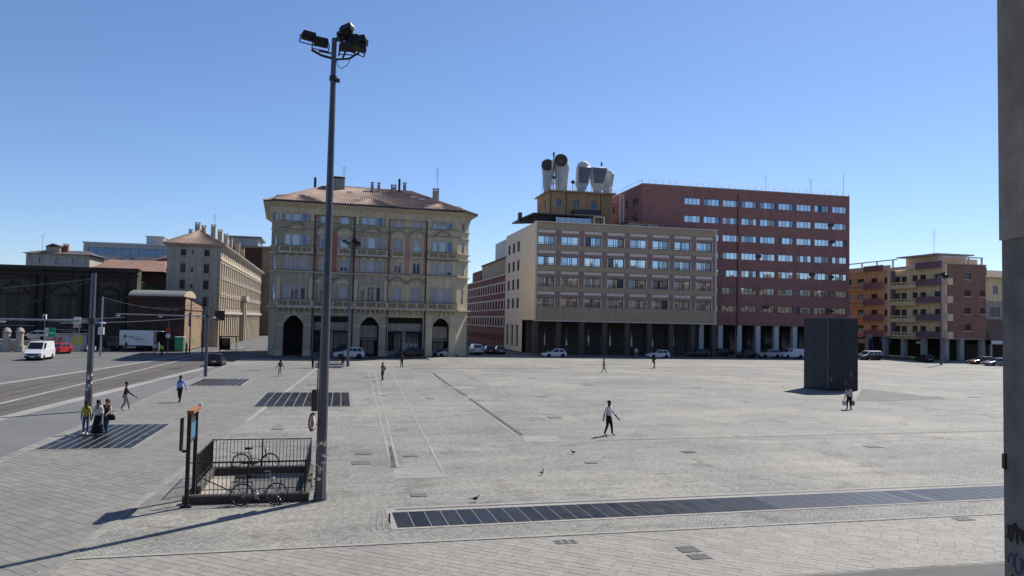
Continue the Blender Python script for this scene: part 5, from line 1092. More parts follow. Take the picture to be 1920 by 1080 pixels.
def railing(o, p, q, gap, bar_, post_, ht, lo):
    p, q = Vector(p), Vector(q); n = int((q - p).length / gap); d = (q - p)
    for i in range(1, n): ob('railing_bar', bar_, o, (*(p + d * i / n), 0))
    for t in (0, .5, 1): ob('railing_post', post_, o, (*(p + d * t), 0))
    part(o, 'handrail', MB().cyl((*p, ht), (*q, ht), .022, 'metal_black', n=6)); part(o, 'lower_rail', MB().cyl((*p, lo), (*q, lo), .016, 'metal_black', n=6))
for p, q in (((-.14, -.14), (HW + .14, -.14)), ((HW + .14, -.14), (HW + .14, HL + .14)), ((-.14, HL + .14), (HW + .14, HL + .14)), ((-.14, 1.3), (-.14, HL + .14))): railing(ro, p, q, .125, bar, post, 1.29, .42)
part(ro, 'wall_rail', MB().cyl((.1, .35, .75), (HW - .1, .35, -.8), .025, 'metal_dark', n=6)); part(ro, 'wall_light_patch', MB().box(1.9, HW - .12, HL - .06, HL - .02, -.95, -.1, 'plaster_white'))  # pale sheet paints the lighter daylight on this part of the pit wall
part(ro, 'drain_pipe', MB().cyl((.2, HL - .1, -.2), (.2, HL - .1, -2.2), .05, 'metal_dark'))
# information sign with two posts
so = empty('information_sign', G(349, 951), R(PA)); sh_ = 2.9
for b in (0, 1.15): part(so, 'post', MB().box(-.055, .055, b - .055, b + .055, 0, sh_, 'metal_black')); part(so, 'foot', MB().box(-.16, .16, b - .12, b + .12, 0, .06, 'metal_black'))
part(so, 'top_board', MB().box(-.07, .14, -.08, 1.26, sh_ + .002, sh_ + .1, 'rust')); part(so, 'cap_lamp', MB().cyl((.1, 1.2, sh_ + .1), (.1, 1.2, sh_ + .2), .05, 'metal_white'))
M('poster_blue', (.07, .19, .30), .5, .3, 3, 0)
for b0, k in ((.06, 'plaster_grey'), ):
    p = part(so, 'panel', MB().box(-.26, -.2, b0 - .12, b0 + .14, 1.75, 2.75, 'metal_black')); ob('poster', MB().box(-.2, -.192, b0 - .1, b0 + .12, 1.8, 2.7, k).mesh('poster'), p); ob('bracket', MB().box(-.2, 0, b0 - .03, b0 + .03, 1.68, 1.76, 'metal_black').mesh('bracket'), p)
part(so, 'board', MB().box(-.03, .0, .06, 1.09, 1.95, 2.88, 'metal_dark')); part(so, 'board_print', MB().box(.0005, .006, .1, 1.05, 2.05, 2.55, 'poster_blue')); tag(so, 'two-post black information sign with a rust top at the stairwell corner', 'sign')
# far stair railing (same kind, farther across the square)
P0, P1 = AB(G(590, 690)), AB(G(641, 690)); fo = empty('stair_railing', W2(*P0), R(PA)); fw = P1[0] - P0[0]
part(fo, 'kerb', MB().cbox(0, fw, 0, .3, .001, .3, 'concrete_pale', .03)); part(fo, 'kerb', MB().cbox(0, fw, 5, 5.3, .001, .3, 'concrete_pale', .03)); part(fo, 'stair_cover', MB().box(.05, fw - .05, .3, 5, .001, .02, 'concrete_dark'))
railing(fo, (.05, .15), (fw - .05, .15), .16, bar, post, 1.29, .42); railing(fo, (.05, 5.15), (fw - .05, 5.15), .16, bar, post, 1.29, .42); tag(fo, 'distant stair railing with bars in front of the palazzo mast', 'railing')

# --- tram poles, arms and wires
def tram_pole(px, py, pyt, r, label, arm=None, m='metal_grey', extra=None):
    p = G(px, py); H = at(px, pyt, p.y).z; o = empty('tram_pole', p, R(PA)); part(o, 'pole', MB().cyl((0, 0, 0), (0, 0, 1.2), r * 1.15, m, n=12).cyl((0, 0, 1.2), (0, 0, H), r, m, r * .75, 12))
    if arm:
        L, z = arm; part(o, 'bracket_arm', MB().cyl((0, 0, z), (-L, 0, z + .05), .055, 'metal_galv', n=8)); part(o, 'stay', MB().cyl((0, 0, H - .4), (-L * .6, 0, z + .05), .02, 'metal_dark', n=5))
        for k, x in enumerate((.9, -.6, L * .52, L * .98)): part(o, 'insulator', MB().ell((-x, 0, z - .12), (.2, .08, .07), 'paint_white', 8, 6))
        part(o, 'clamp', MB().cyl((0, 0, z - .15), (0, 0, z + .15), r * 1.25, 'metal_dark', n=10))
    if extra: extra(o, H)
    tag(o, label, 'pole', 'tram poles by the road'); return o, p, H
def stick(o, H):
    for i in range(9): a = random.uniform(-2.4, -.6); z = random.uniform(.6, 2.2); MB().box(-.06, .06, -.004, .0, -.08, .08, random.choice(('paint_white', 'ivory', 'metal_galv'))).build('sticker', o, (math.cos(a) * .21, math.sin(a) * .21, z), a + math.pi / 2)
o3, p3, H3 = tram_pole(165, 768, 512, .19, 'thick grey tram pole with stickers and a long arm, nearest of its kind', (9.5, at(168, 602, 46.45).z), extra=stick)
o4, p4, H4 = tram_pole(385, 706, 556, .15, 'grey tram pole with an arm near the black hatchback', (8.2, at(388, 593, 73).z))
def boxx(o, H): part(o, 'junction_box', MB().box(-.35, .35, -.3, .1, 3.0, 4.0, 'metal_white')); part(o, 'blue_plate', MB().box(-.9, -.2, -.12, -.08, 4.4, 5.1, 'sign_blue'))
o5, p5, H5 = tram_pole(188, 668, 556, .13, 'slim tram pole carrying a white junction box left of the truck', None, 'metal_galv', boxx)
tram_pole(355, 662, 562, .1, 'dark thin tram pole in front of the shed, left of two', None, 'metal_dark'); tram_pole(379, 663, 574, .1, 'dark thin tram pole in front of the shed, right of two', None, 'metal_dark')
tram_pole(314, 668, 600, .07, 'thin grey pole with small signs between truck and green cabin', None, 'metal_grey', lambda o, H: part(o, 'sign_plate', MB().box(-.3, .3, -.1, -.06, 2.6, 3.2, 'paint_white')) and part(o, 'sign_plate', MB().box(-.3, .3, -.1, -.06, 3.4, 4.0, 'spray_red')))
def wire(p, q, sag, label):
    pts = [p.lerp(q, i / 10) - Vector((0, 0, sag * 4 * (i / 10) * (1 - i / 10))) for i in range(11)]; c = MB().tube([x - pts[0] for x in pts], .022, 'metal_grey', 5).build('overhead_wire', None, pts[0]); tag(c, label, 'wire')
wire(p5 + Vector((0, 0, H5 - .1)), at(348, 581, 122), .5, 'overhead wire from the slim pole top to the shed')
wire(p3 + Vector((-3.5, 0, 5.1)), W2(-17.5, 20, 5.1) if False else p3 + Vector((-28, -4, 5.4)), .1, 'overhead wire left of the thick tram pole')
wire(p3 + Vector((-2.0, 0, 5.3)), p4 + Vector((-2.2, 0, 5.6)), .1, 'contact wire between the two tram arms, nearer the square')
wire(p3 + Vector((-7.5, -1.5, 5.4)), p4 + Vector((-7.2, -1.5, 5.6)), .1, 'contact wire between the ends of the tram arms')
wire(p4 + Vector((-2.2, 0, 5.6)), W2(-10, 150, 5.6), .1, 'contact wire running on into the left street')
wire(p3 + Vector((0, 0, 8.1)), p3 + Vector((-9, -1.5, 7.0)), .1, 'stay wire from the thick tram pole top')
tl = empty('signal_backboard', at(412, 592, 88) - Vector((0, 0, 0)), R(PA)); part(tl, 'board', MB().box(-.55, .55, 0, .06, -.55, .6, 'metal_black')); part(tl, 'housing', MB().box(-.2, .2, .06, .35, -.45, .5, 'metal_dark')); part(tl, 'bracket', MB().cyl((0, .1, .5), (0, .1, .9), .03, 'metal_dark')); part(tl, 'span_wire', MB().cyl((-9, .1, .75), (9, .1, .95), .02, 'metal_grey')); tag(tl, 'dark signal backboard hung on a span wire before the cream palazzo', 'signal')
def sign_post(px, py, label, build, name='road_sign'):
    p = G(px, py, RZ); o = empty(name, p, R(PA - 8)); build(o, p); tag(o, label, 'sign'); return o
M('sign_green', (.02, .30, .16), .6, .05, 3, 0); M('sign_pink', (.55, .36, .34), .7, .1, 3, 0)
def sg1(o, p):
    H = at(92, 613, p.y).z; part(o, 'post', MB().cyl((0, 0, 0), (0, 0, H), .05, 'metal_galv')); part(o, 'board', MB().box(-.6, .75, -.09, -.05, H - 1.25, H, 'sign_green')); part(o, 'white_field', MB().box(-.6, -.2, -.1, -.092, H - 1.2, H - .02, 'paint_white')); part(o, 'letter_p', MB().box(-.52, -.45, -.108, -.1005, H - .95, H - .25, 'sign_green').box(-.45, -.3, -.108, -.1005, H - .32, H - .25, 'sign_green').box(-.45, -.3, -.108, -.1005, H - .62, H - .55, 'sign_green').box(-.33, -.27, -.108, -.1005, H - .55, H - .32, 'sign_green')); part(o, 'text_line', MB().box(-.1, .6, -.1, -.092, H - .8, H - .68, 'paint_white'))
sign_post(92, 668, 'green and white parking sign above the white van', sg1)
def sg2(o, p):
    H = at(142, 593, p.y).z; part(o, 'post', MB().cyl((0.25, 0, 0), (.25, 0, H - .2), .05, 'metal_galv')); part(o, 'board', MB().box(-.55, .5, -.09, -.05, H - .95, H, 'paint_white')); part(o, 'lower_plate', MB().box(-.55, .4, -.09, -.05, H - 1.6, H - 1.0, 'sign_pink')); part(o, 'round_plate', MB().cyl((.45, -.1, H - 1.35), (.45, -.06, H - 1.35), .22, 'metal_grey', n=16))
sign_post(143, 663, 'square white sign over a pinkish plate near the graffiti wall', sg2)
def sg3(o, p):
    H = at(81, 588, p.y).z; part(o, 'post', MB().cyl((0, 0, 0), (0, 0, H - .9), .05, 'metal_galv')); part(o, 'box', MB().box(-.22, .22, -.15, .15, H - .95, H, 'metal_white')); part(o, 'plate', MB().box(-.12, .16, -.17, -.155, H - .85, H - .2, 'spray_black'))
sign_post(81, 660, 'small white box sign on a post left of the green one', sg3)
gb = empty('green_cabin', G(335, 659, RZ), R(PA)); part(gb, 'body', MB().cbox(-.65, .65, 0, 1.2, .1, 2.3, 'sign_green', .06)); part(gb, 'door', MB().box(-.4, .4, -.03, -.002, .2, 2.0, 'spray_green')); part(gb, 'roof', MB().box(-.7, .7, -.05, 1.25, 2.3, 2.4, 'metal_white')); part(gb, 'side_post', MB().box(.72, .86, -.05, .05, 0, 2.35, 'concrete_pale')); tag(gb, 'green cabin in front of the old brick shed', 'cabin')
bs = empty('bus_shelter', G(428, 660, RZ), R(PA)); part(bs, 'roof', MB().box(-1.4, 1.4, -.8, .9, 2.5, 2.65, 'metal_dark')); part(bs, 'back_panel', MB().box(-1.3, .2, .6, .65, .3, 2.3, 'glass_car')); part(bs, 'side_panel', MB().box(-1.35, -1.3, -.6, .6, .2, 2.5, 'metal_dark')); part(bs, 'bench', MB().box(-1.0, 1.0, .2, .6, .42, .48, 'metal_grey'))
for x in (-1.3, 1.3): part(bs, 'post', MB().cyl((x, -.6, 0), (x, -.6, 2.5), .05, 'metal_dark'))
tag(bs, 'dark bus shelter in the shade before the cream palazzo', 'shelter')
to = empty('totem_sign', G(1631, 668, RZ), R(30)); part(to, 'body', MB().box(-.75, .75, -.15, .15, .3, 4.6, 'plaster_grey')); part(to, 'foot', MB().box(-.5, .5, -.2, .2, 0, .3, 'metal_dark')); part(to, 'cap', MB().box(-.8, .8, -.2, .2, 4.6, 4.75, 'plaster_white')); graffiti(Fac(to), 'pattern', -.6, -.16, .8, 1.2, 3.4, 'spray_blue', 6, 41, .16); tag(to, 'tall patterned totem sign beside the dark monolith', 'sign')
# --- gate piers, terrace and graffiti wall at the left
gz = 1.5
tp = [at(-60, 640, 115), at(104, 640, 115), at(150, 640, 122), at(-60, 640, 119.5)]
ter = MB().prism([(p.x, p.y) for p in tp], RZ - .1, gz, 'concrete', 'asphalt').build('terrace'); tag(ter, kind='structure')
gw0, gw1 = at(84, 640, 113.5), at(163, 640, 117.5); d = gw1 - gw0; gw = empty('graffiti_wall', (gw0.x, gw0.y, 0), math.atan2(d.y, d.x)); L = math.hypot(d.x, d.y)
part(gw, 'wall', MB().loft([[(0, 0, RZ), (L, 0, RZ), (L, .3, RZ), (0, .3, RZ)], [(0, 0, 2.55), (L, 0, 2.45), (L, .3, 2.45), (0, .3, 2.55)]], 'concrete_pale')); part(gw, 'coping', MB().box(-.05, L + .05, -.06, .36, 2.56, 2.66, 'concrete_pale')); Fg = Fac(gw)
graffiti(Fg, 'graffiti', .3, -.02, .5, 2.2, 1.6, 'spray_red', 6, 51, .12); graffiti(Fg, 'graffiti', 3.9, -.02, .8, 1.3, 1.6, 'spray_yellow', 4, 52, .3); graffiti(Fg, 'graffiti', 2.4, -.02, .8, 1.6, 1.4, 'spray_white', 4, 53, .08); tag(gw, 'low concrete wall with red and yellow graffiti behind the van', 'wall')
part(gw, 'fence', MB().cyl((0, .15, 3.3), (L, .15, 3.2), .03, 'metal_grey').cyl((0, .15, 2.6), (0, .15, 3.3), .03, 'metal_grey').cyl((L / 2, .15, 2.6), (L / 2, .15, 3.25), .03, 'metal_grey').cyl((L, .15, 2.5), (L, .15, 3.2), .03, 'metal_grey'))
for px, lb in ((11, 'left stone gate pier with a domed cap at the frame edge'), (36, 'right stone gate pier with a domed cap, nearer the van')):
    p = G(px, 659, RZ); o = empty('gate_pier', p); H = at(px, 622, p.y).z; part(o, 'shaft', MB().cyl((0, 0, 0), (0, 0, .5), .62, 'stucco_cream', n=14).cyl((0, 0, .5), (0, 0, H), .5, 'stucco_cream', n=14)); part(o, 'cap', MB().cyl((0, 0, H), (0, 0, H + .2), .62, 'concrete', n=14).ell((0, 0, H + .2), (.55, .55, .55), 'concrete', 14, 7, z0=0)); part(o, 'base_wall', MB().box(-.2, .8, -.5, .5, 0, .9, 'stucco_cream') if px > 20 else MB().box(-2.5, .3, -.3, .3, 0, 1.1, 'stucco_cream')); tag(o, lb, 'gate pier', 'gate piers')
# bush-like tree behind the shed
to_ = at(262, 560, 152); tr = empty('leafy_tree', (to_.x, to_.y, 0)); part(tr, 'trunk', MB().cyl((0, 0, 0), (.1, 0, 4), .22, 'frame_brown', .15).cyl((.1, 0, 4), (.5, .2, 9), .15, 'frame_brown', .06).cyl((.1, 0, 4), (-.8, 0, 8.5), .12, 'frame_brown', .05))
M('leaf', (.09, .15, .03), .7, .3, 2, 0); tz = at(262, 528, 152).z; rnd = random.Random(4); vs_, fs_ = [], []
for i in range(2600):
    c = Vector((rnd.gauss(0, 1), rnd.gauss(0, 1), rnd.gauss(0, 1))); c.normalize(); c *= rnd.uniform(.5, 1) ** .5; k = .8 + .35 * math.sin(5 * c.x + 3 * c.z + 4 * c.y); c = Vector((c.x * 3.4 * k, c.y * 3.0 * k, c.z * 2.4 * k)) + Vector((.3, 0, tz - 2.3)); a = Vector((rnd.gauss(0, 1), rnd.gauss(0, 1), rnd.gauss(0, 1))).normalized() * .17; b = a.orthogonal().normalized() * .12; i0 = len(vs_); vs_ += [c - a, c + b, c + a, c - b]; fs_.append((i0, i0 + 1, i0 + 2, i0 + 3))
tag(ob('crown', MB().mesh_part(vs_, fs_, 'leaf').mesh('crown'), tr), kind='stuff'); tag(tr, 'round green tree top showing over the brick shed roof', 'tree')

# ------------------------------------------------------------------ vehicles
def paint(name, c, metal=.0):
    m, nt, p = base_mat(name, .28, metal, .5); p.inputs['Coat Weight'].default_value = .5; tc = nn(nt, 'ShaderNodeTexCoord'); n = nn(nt, 'ShaderNodeTexNoise'); n.inputs['Scale'].default_value = 3; nt.links.new(tc.outputs['Object'], n.inputs[0]); nt.links.new(ramp2(nt, n.outputs[0], sc3(c, .88), sc3(c, 1.06)), p.inputs['Base Color']); nt.links.new(ramp2(nt, n.outputs[0], (.22,) * 3, (.36,) * 3), p.inputs['Roughness'])
for n, c in (('car_white', (.72, .72, .72)), ('car_silver', (.42, .43, .45)), ('car_black', (.012, .012, .015)), ('car_dark', (.03, .032, .04)), ('car_red', (.42, .02, .03)), ('car_wine', (.06, .012, .016)), ('car_grey', (.16, .165, .18)), ('car_blue', (.16, .18, .28))): paint(n, c, .3 if n in ('car_silver', 'car_grey', 'car_blue') else 0)
M('lamp_red', (.35, .01, .012), .3, .05, 3, 0); M('lamp_clear', (.65, .66, .68), .2, .05, 3, 0); M('plate', (.7, .7, .7), .5, .03, 3, 0); M('plastic', (.02, .02, .022), .6, .1, 5, 0)
KINDS = {  # length, half width, belt z, roof z, wheel r, rear axle, front axle, (rear base, rear roof, front roof, front base), nose z, sill
    'hatch': (4.05, .87, .93, 1.48, .31, .68, 3.2, (.1, .5, 2.05, 2.95), .72, .24), 'suv': (4.5, .93, 1.05, 1.68, .36, .8, 3.55, (.12, .5, 2.3, 3.2), .9, .3), 'wagon': (4.6, .9, .93, 1.5, .32, .9, 3.6, (.1, .55, 2.4, 3.35), .72, .24),
    'van': (4.6, .92, 1.15, 1.85, .33, .8, 3.7, (.02, .1, 3.0, 3.75), .95, .28), 'cargo': (5.2, .98, 1.35, 2.3, .34, .95, 4.15, (.02, .06, 3.75, 4.55), 1.0, .32), 'mini': (3.6, .82, .92, 1.5, .29, .58, 2.95, (.08, .4, 1.9, 2.75), .75, .22)}
def inset(poly, k):
    cx = sum(p[0] for p in poly) / len(poly); cz = sum(p[1] for p in poly) / len(poly); out = []
    for x, z in poly: d = math.hypot(x - cx, z - cz) or 1; out.append((x - (x - cx) / d * k, z - (z - cz) / d * k))
    return out
def car(kind, col, px, py, head, label, z=RZ, loc=None, glass_side=True, name='parked_car', group='cars around the square', cat='car', roofm=None):
    L, w, bz, rz, wr, ra, fa, gh, nz, sill = KINDS[kind]; p = loc or G(px, py, z); o = empty(name, p, R(head)); x0 = -L / 2
    arch = lambda c: [(c - (wr + .06) * math.cos(math.pi * i / 8), wr + (wr + .06) * math.sin(math.pi * i / 8)) for i in range(9)]
    low = [(.06, sill)] + [(ra - wr - .06, sill)] + arch(ra) + [(ra + wr + .06, sill), (fa - wr - .06, sill)] + arch(fa) + [(fa + wr + .06, sill), (L - .05, sill), (L, .45), (L - .03, nz - .08), (L - .18, nz), (gh[3] + .05, bz), (gh[0], bz), (.0, bz - .15), (0, .5)]
    low = [(x + x0, zz) for x, zz in low]; hi = inset(low, .05); mb = MB(); rings = [[(x, -w, zz) for x, zz in hi], [(x, -w + .07, zz) for x, zz in low], [(x, w - .07, zz) for x, zz in low], [(x, w, zz) for x, zz in hi]]
    mb.loft(rings, col); body = part(o, 'body', mb)
    a, b, c, d = (g + x0 for g in gh); wb, wt = w - .07, w - .24 if kind not in ('van', 'cargo') else w - .16; bz_ = bz - .02
    B = [(a, -wb, bz_), (d, -wb, bz_), (d, wb, bz_), (a, wb, bz_)]; T = [(b, -wt, rz - .05), (c, -wt, rz - .05), (c, wt, rz - .05), (b, wt, rz - .05)]; T2 = [(b + .12, -wt + .1, rz), (c - .15, -wt + .1, rz), (c - .15, wt - .1, rz), (b + .12, wt - .1, rz)]
    part(o, 'cabin', MB().loft([B, T, T2], roofm or col))
    def pane(nm, q, s0, s1, t0, t1):
        q = [Vector(v) for v in q]; n = (q[1] - q[0]).cross(q[3] - q[0]).normalized() * .008; f = lambda s, t: q[0].lerp(q[1], s).lerp(q[3].lerp(q[2], s), t)
        pts = [f(s0, t0), f(s1, t0), f(s1, t1), f(s0, t1)]; part(o, nm, MB().face([v + n for v in pts], 'glass_car').face([v - n for v in pts], 'glass_car'))
    pane('windscreen', [B[1], B[2], T[2], T[1]], .05, .95, .08, .94); 
    if glass_side: pane('rear_window', [B[3], B[0], T[0], T[3]], .08, .92, .12, .9)
    spans = ((.06, .3), (.33, .6), (.63, .93)) if kind in ('wagon', 'suv', 'van') else ((.1, .47), (.51, .92))
    if not glass_side: spans = ((.76, .95),)
    for s in spans:
        pane('side_window', [B[0], B[1], T[1], T[0]], s[0], s[1], .1, .88); pane('side_window', [B[2], B[3], T[3], T[2]], 1 - s[1], 1 - s[0], .1, .88)
    tyre = cached(('tyre', wr), lambda: MB().lathe([(wr * .62, -.1), (wr * .96, -.1), (wr, -.06), (wr, .06), (wr * .96, .1), (wr * .62, .1)], 'rubber', n=16, axis='Y').mesh('tyre')); rim = cached(('rim', wr), lambda: MB().lathe([(.03, -.06), (wr * .3, -.085), (wr * .63, -.06), (wr * .63, .06), (wr * .3, .085), (.03, .06)], 'steel', n=12, axis='Y').mesh('rim'))
    for x in (ra, fa):
        for s in (-1, 1): wh = ob('wheel', tyre, o, (x + x0, s * (w - .11), wr)); ob('rim', rim, wh)
        part(o, 'wheel_well', MB().cyl((x + x0, -w + .2, wr), (x + x0, w - .2, wr), wr + .05, 'plastic', n=12))
    for s in (-1, 1):
        part(o, 'headlight', MB().cbox(L + x0 - .2, L + x0 - .01, s * (w - .24) - .16, s * (w - .24) + .16, nz - .2, nz - .06, 'lamp_clear', .02)); part(o, 'tail_light', MB().cbox(x0 - .012, x0 + .12, s * (w - .15) - .1, s * (w - .15) + .1, bz - .36, bz - .08, 'lamp_red', .01)); part(o, 'mirror', MB().cbox(d - .28, d - .14, s * (w + .07) - .08, s * (w + .07) + .08, bz, bz + .15, col, .02))
    part(o, 'front_bumper', MB().cbox(L + x0 - .12, L + x0 + .03, -w + .12, w - .12, sill + .02, sill + .22, 'plastic', .02)); part(o, 'rear_bumper', MB().cbox(x0 - .03, x0 + .1, -w + .1, w - .1, sill + .02, sill + .2, 'plastic', .02))
    if kind == 'cargo': part(o, 'grille', MB().cbox(L + x0 - .05, L + x0 + .02, -w + .3, w - .3, .62, .82, 'plastic', .01)); part(o, 'lower_skirt', MB().box(L + x0 - .06, L + x0 + .025, -w + .08, w - .08, .36, .56, 'plastic'))
    part(o, 'number_plate', MB().box(x0 - .022, x0 - .002, -.26, .26, .52, .63, 'plate')); part(o, 'number_plate', MB().box(L + x0 + .031, L + x0 + .045, -.26, .26, sill + .08, sill + .19, 'plate'))
    tag(o, label, cat, group); return o
LFT, RGT, AWY, TWD = 12.5 + 180, 12.5, 102.8, -77.2
car('hatch', 'car_white', 1039, 670, LFT, 'white hatchback parked before the left half of the dark portico'); car('hatch', 'car_white', 1233, 671.5, LFT, 'white hatchback parked before the portico, near the crouching person')
car('suv', 'car_white', 654, 672, 17 + 180, 'white SUV parked in front of the ornate palazzo'); car('wagon', 'car_black', 768, 669, 197, 'black estate car beside the silver mini, leftmost of the dark pair'); car('wagon', 'car_dark', 797, 668, 197, 'dark car close behind the black estate, right of the pair'); car('mini', 'car_silver', 838, 669.5, 197, 'silver small car at the right end of the palazzo')
car('van', 'car_white', 892, 664, 102, 'small white van seen from behind in the side street', name='parked_van', cat='van'); car('hatch', 'car_dark', 916, 663, 102, 'dark car in the side street right of the small white van'); car('wagon', 'car_grey', 937, 663.5, 96, 'grey car at the corner of the tan office block')
car('wagon', 'car_dark', 1308, 668.5, LFT, 'dark car in the shade right of the crouching person'); car('hatch', 'car_dark', 1347, 667.5, LFT, 'dark hatchback in the shade at the tan block edge'); car('hatch', 'car_wine', 1397, 670, LFT, 'dark wine red hatchback before the marble columns'); car('suv', 'car_silver', 1441, 671, LFT, 'pale silver SUV left of the white van by the monolith'); car('van', 'car_white', 1484, 671.5, LFT, 'white van partly behind the dark monolith', name='parked_van', cat='van', glass_side=False)
car('van', 'car_dark', 1630, 676, 200, 'dark people carrier with a white roof right of the monolith', roofm='car_white'); car('hatch', 'car_black', 1733, 679, 90, 'black car seen from behind left of the right mast'); car('wagon', 'car_wine', 1839, 684, 190, 'dark car partly behind the silver one by the concrete column'); car('wagon', 'car_blue', 1868, 687, 190, 'silver blue car cut off by the concrete column')
v = car('cargo', 'car_white', 74, 674, TWD, 'white delivery van driving towards the viewer on the left', name='delivery_van', cat='van', glass_side=False)
v.rotation_euler.z = R(TWD + 2); car('hatch', 'car_red', 109, 663, TWD - 20, 'red car half hidden behind the white delivery van'); car('hatch', 'car_black', 406, 685, AWY, 'black hatchback driving away by the tram pole', name='moving_car')
q = at(66, 640, 117.6); car('hatch', 'car_silver', 0, 0, 190, 'silver car parked above the low wall behind the van', loc=Vector((q.x, q.y, gz))); q = at(116, 640, 119.5); car('wagon', 'car_dark', 0, 0, 190, 'dark blue car parked above the graffiti wall', loc=Vector((q.x, q.y, gz)))
# box truck
p = G(250, 658, RZ); tk = empty('box_truck', p, R(LFT)); part(tk, 'chassis', MB().box(-3.4, 3.6, -.5, .5, .55, .8, 'metal_black'))
part(tk, 'cab', MB().prism_y([(2.0, .5), (3.65, .5), (3.7, 1.3), (3.3, 2.3), (2.0, 2.4)], -1.0, 1.0, 'car_black')); part(tk, 'windscreen', MB().loft([[(3.69, -.85, 1.4), (3.69, .85, 1.4), (3.67, .85, 1.4), (3.67, -.85, 1.4)], [(3.36, -.8, 2.2), (3.36, .8, 2.2), (3.34, .8, 2.2), (3.34, -.8, 2.2)]], 'glass_car'))
bx = part(tk, 'cargo_box', MB().cbox(-3.2, 1.85, -1.15, 1.15, .95, 3.35, 'paint_white', .05)); 
for s in (-1, 1):
    part(tk, 'side_window', MB().box(2.4, 3.2, s * 1.004 - .004, s * 1.004 + .004, 1.4, 2.1, 'glass_car')); part(tk, 'mirror', MB().box(3.2, 3.35, s * 1.15 - .06, s * 1.15 + .06, 1.5, 2.0, 'plastic')); part(tk, 'headlight', MB().box(3.6, 3.7, s * .75 - .15, s * .75 + .15, .75, .95, 'lamp_clear'))
ob('tree_emblem', MB().cyl((1.0, 1.152, 2.4), (1.0, 1.162, 2.4), .3, 'spray_green', n=12).box(.95, 1.05, 1.152, 1.16, 1.8, 2.15, 'spray_green').mesh('tree_emblem'), bx)
for z0, x_a, x_b in ((2.35, -.3, .5), (2.1, -1.2, .5), (1.85, -1.9, -.4)): ob('lettering', MB().box(x_a, x_b, 1.152, 1.158, z0, z0 + .1, 'sign_blue').mesh('lettering'), bx)
part(tk, 'tail_flap', MB().box(-4.6, -3.25, -1.1, 1.1, 3.2, 3.3, 'paint_white')); part(tk, 'side_guard', MB().box(-.6, 1.2, 1.0, 1.05, .5, .75, 'metal_galv'))
tm = MB().lathe([(.25, -.14), (.44, -.14), (.47, -.08), (.47, .08), (.44, .14), (.25, .14)], 'rubber', n=16, axis='Y').mesh('tyre'); rm = MB().lathe([(.05, -.1), (.27, -.1), (.27, .1), (.05, .1)], 'steel', n=12, axis='Y').mesh('rim')
for x in (-2.2, 2.75):
    for s in (-1, 1): wh = ob('wheel', tm, tk, (x, s * .95, .47)); ob('rim', rm, wh)
tag(tk, 'box truck with a white body, green tree emblem and open tail flap', 'truck')
# scooter
def scooter(px, py, head, label):
    o = empty('scooter', G(px, py, RZ), R(head)); wm = cached('scw', lambda: MB().lathe([(.1, -.05), (.22, -.05), (.24, 0), (.22, .05), (.1, .05)], 'rubber', n=12, axis='Y').mesh('wheel'))
    for x in (-.62, .62): ob('wheel', wm, o, (x, 0, .24))
    part(o, 'body', MB().loft([[(-.85, -.1, .5), (-.85, .1, .5), (-.85, .1, .72), (-.85, -.1, .72)], [(-.3, -.18, .3), (-.3, .18, .3), (-.3, .18, .76), (-.3, -.18, .76)], [(-.05, -.16, .25), (-.05, .16, .25), (-.05, .16, .4), (-.05, -.16, .4)], [(.35, -.16, .25), (.35, .16, .25), (.35, .16, .36), (.35, -.16, .36)]], 'car_dark')); part(o, 'front_shield', MB().loft([[(.36, -.2, .3), (.36, .2, .3), (.42, .18, .3), (.42, -.18, .3)], [(.28, -.17, .95), (.28, .17, .95), (.36, .14, .95), (.36, -.14, .95)]], 'car_white')); part(o, 'seat', MB().cbox(-.8, -.1, -.14, .14, .76, .86, 'rubber', .04)); part(o, 'handlebar', MB().cyl((.3, -.32, 1.05), (.3, .32, 1.05), .02, 'metal_black').cyl((.55, 0, .24), (.3, 0, 1.05), .03, 'metal_black')); part(o, 'headlight', MB().ell((.38, 0, .92), (.06, .09, .08), 'lamp_clear', 8, 6)); tag(o, label, 'scooter')
scooter(168, 660, LFT, 'dark scooter parked left of the thick tram pole foot'); scooter(183, 661, LFT, 'white fronted scooter parked beside the slim tram pole')
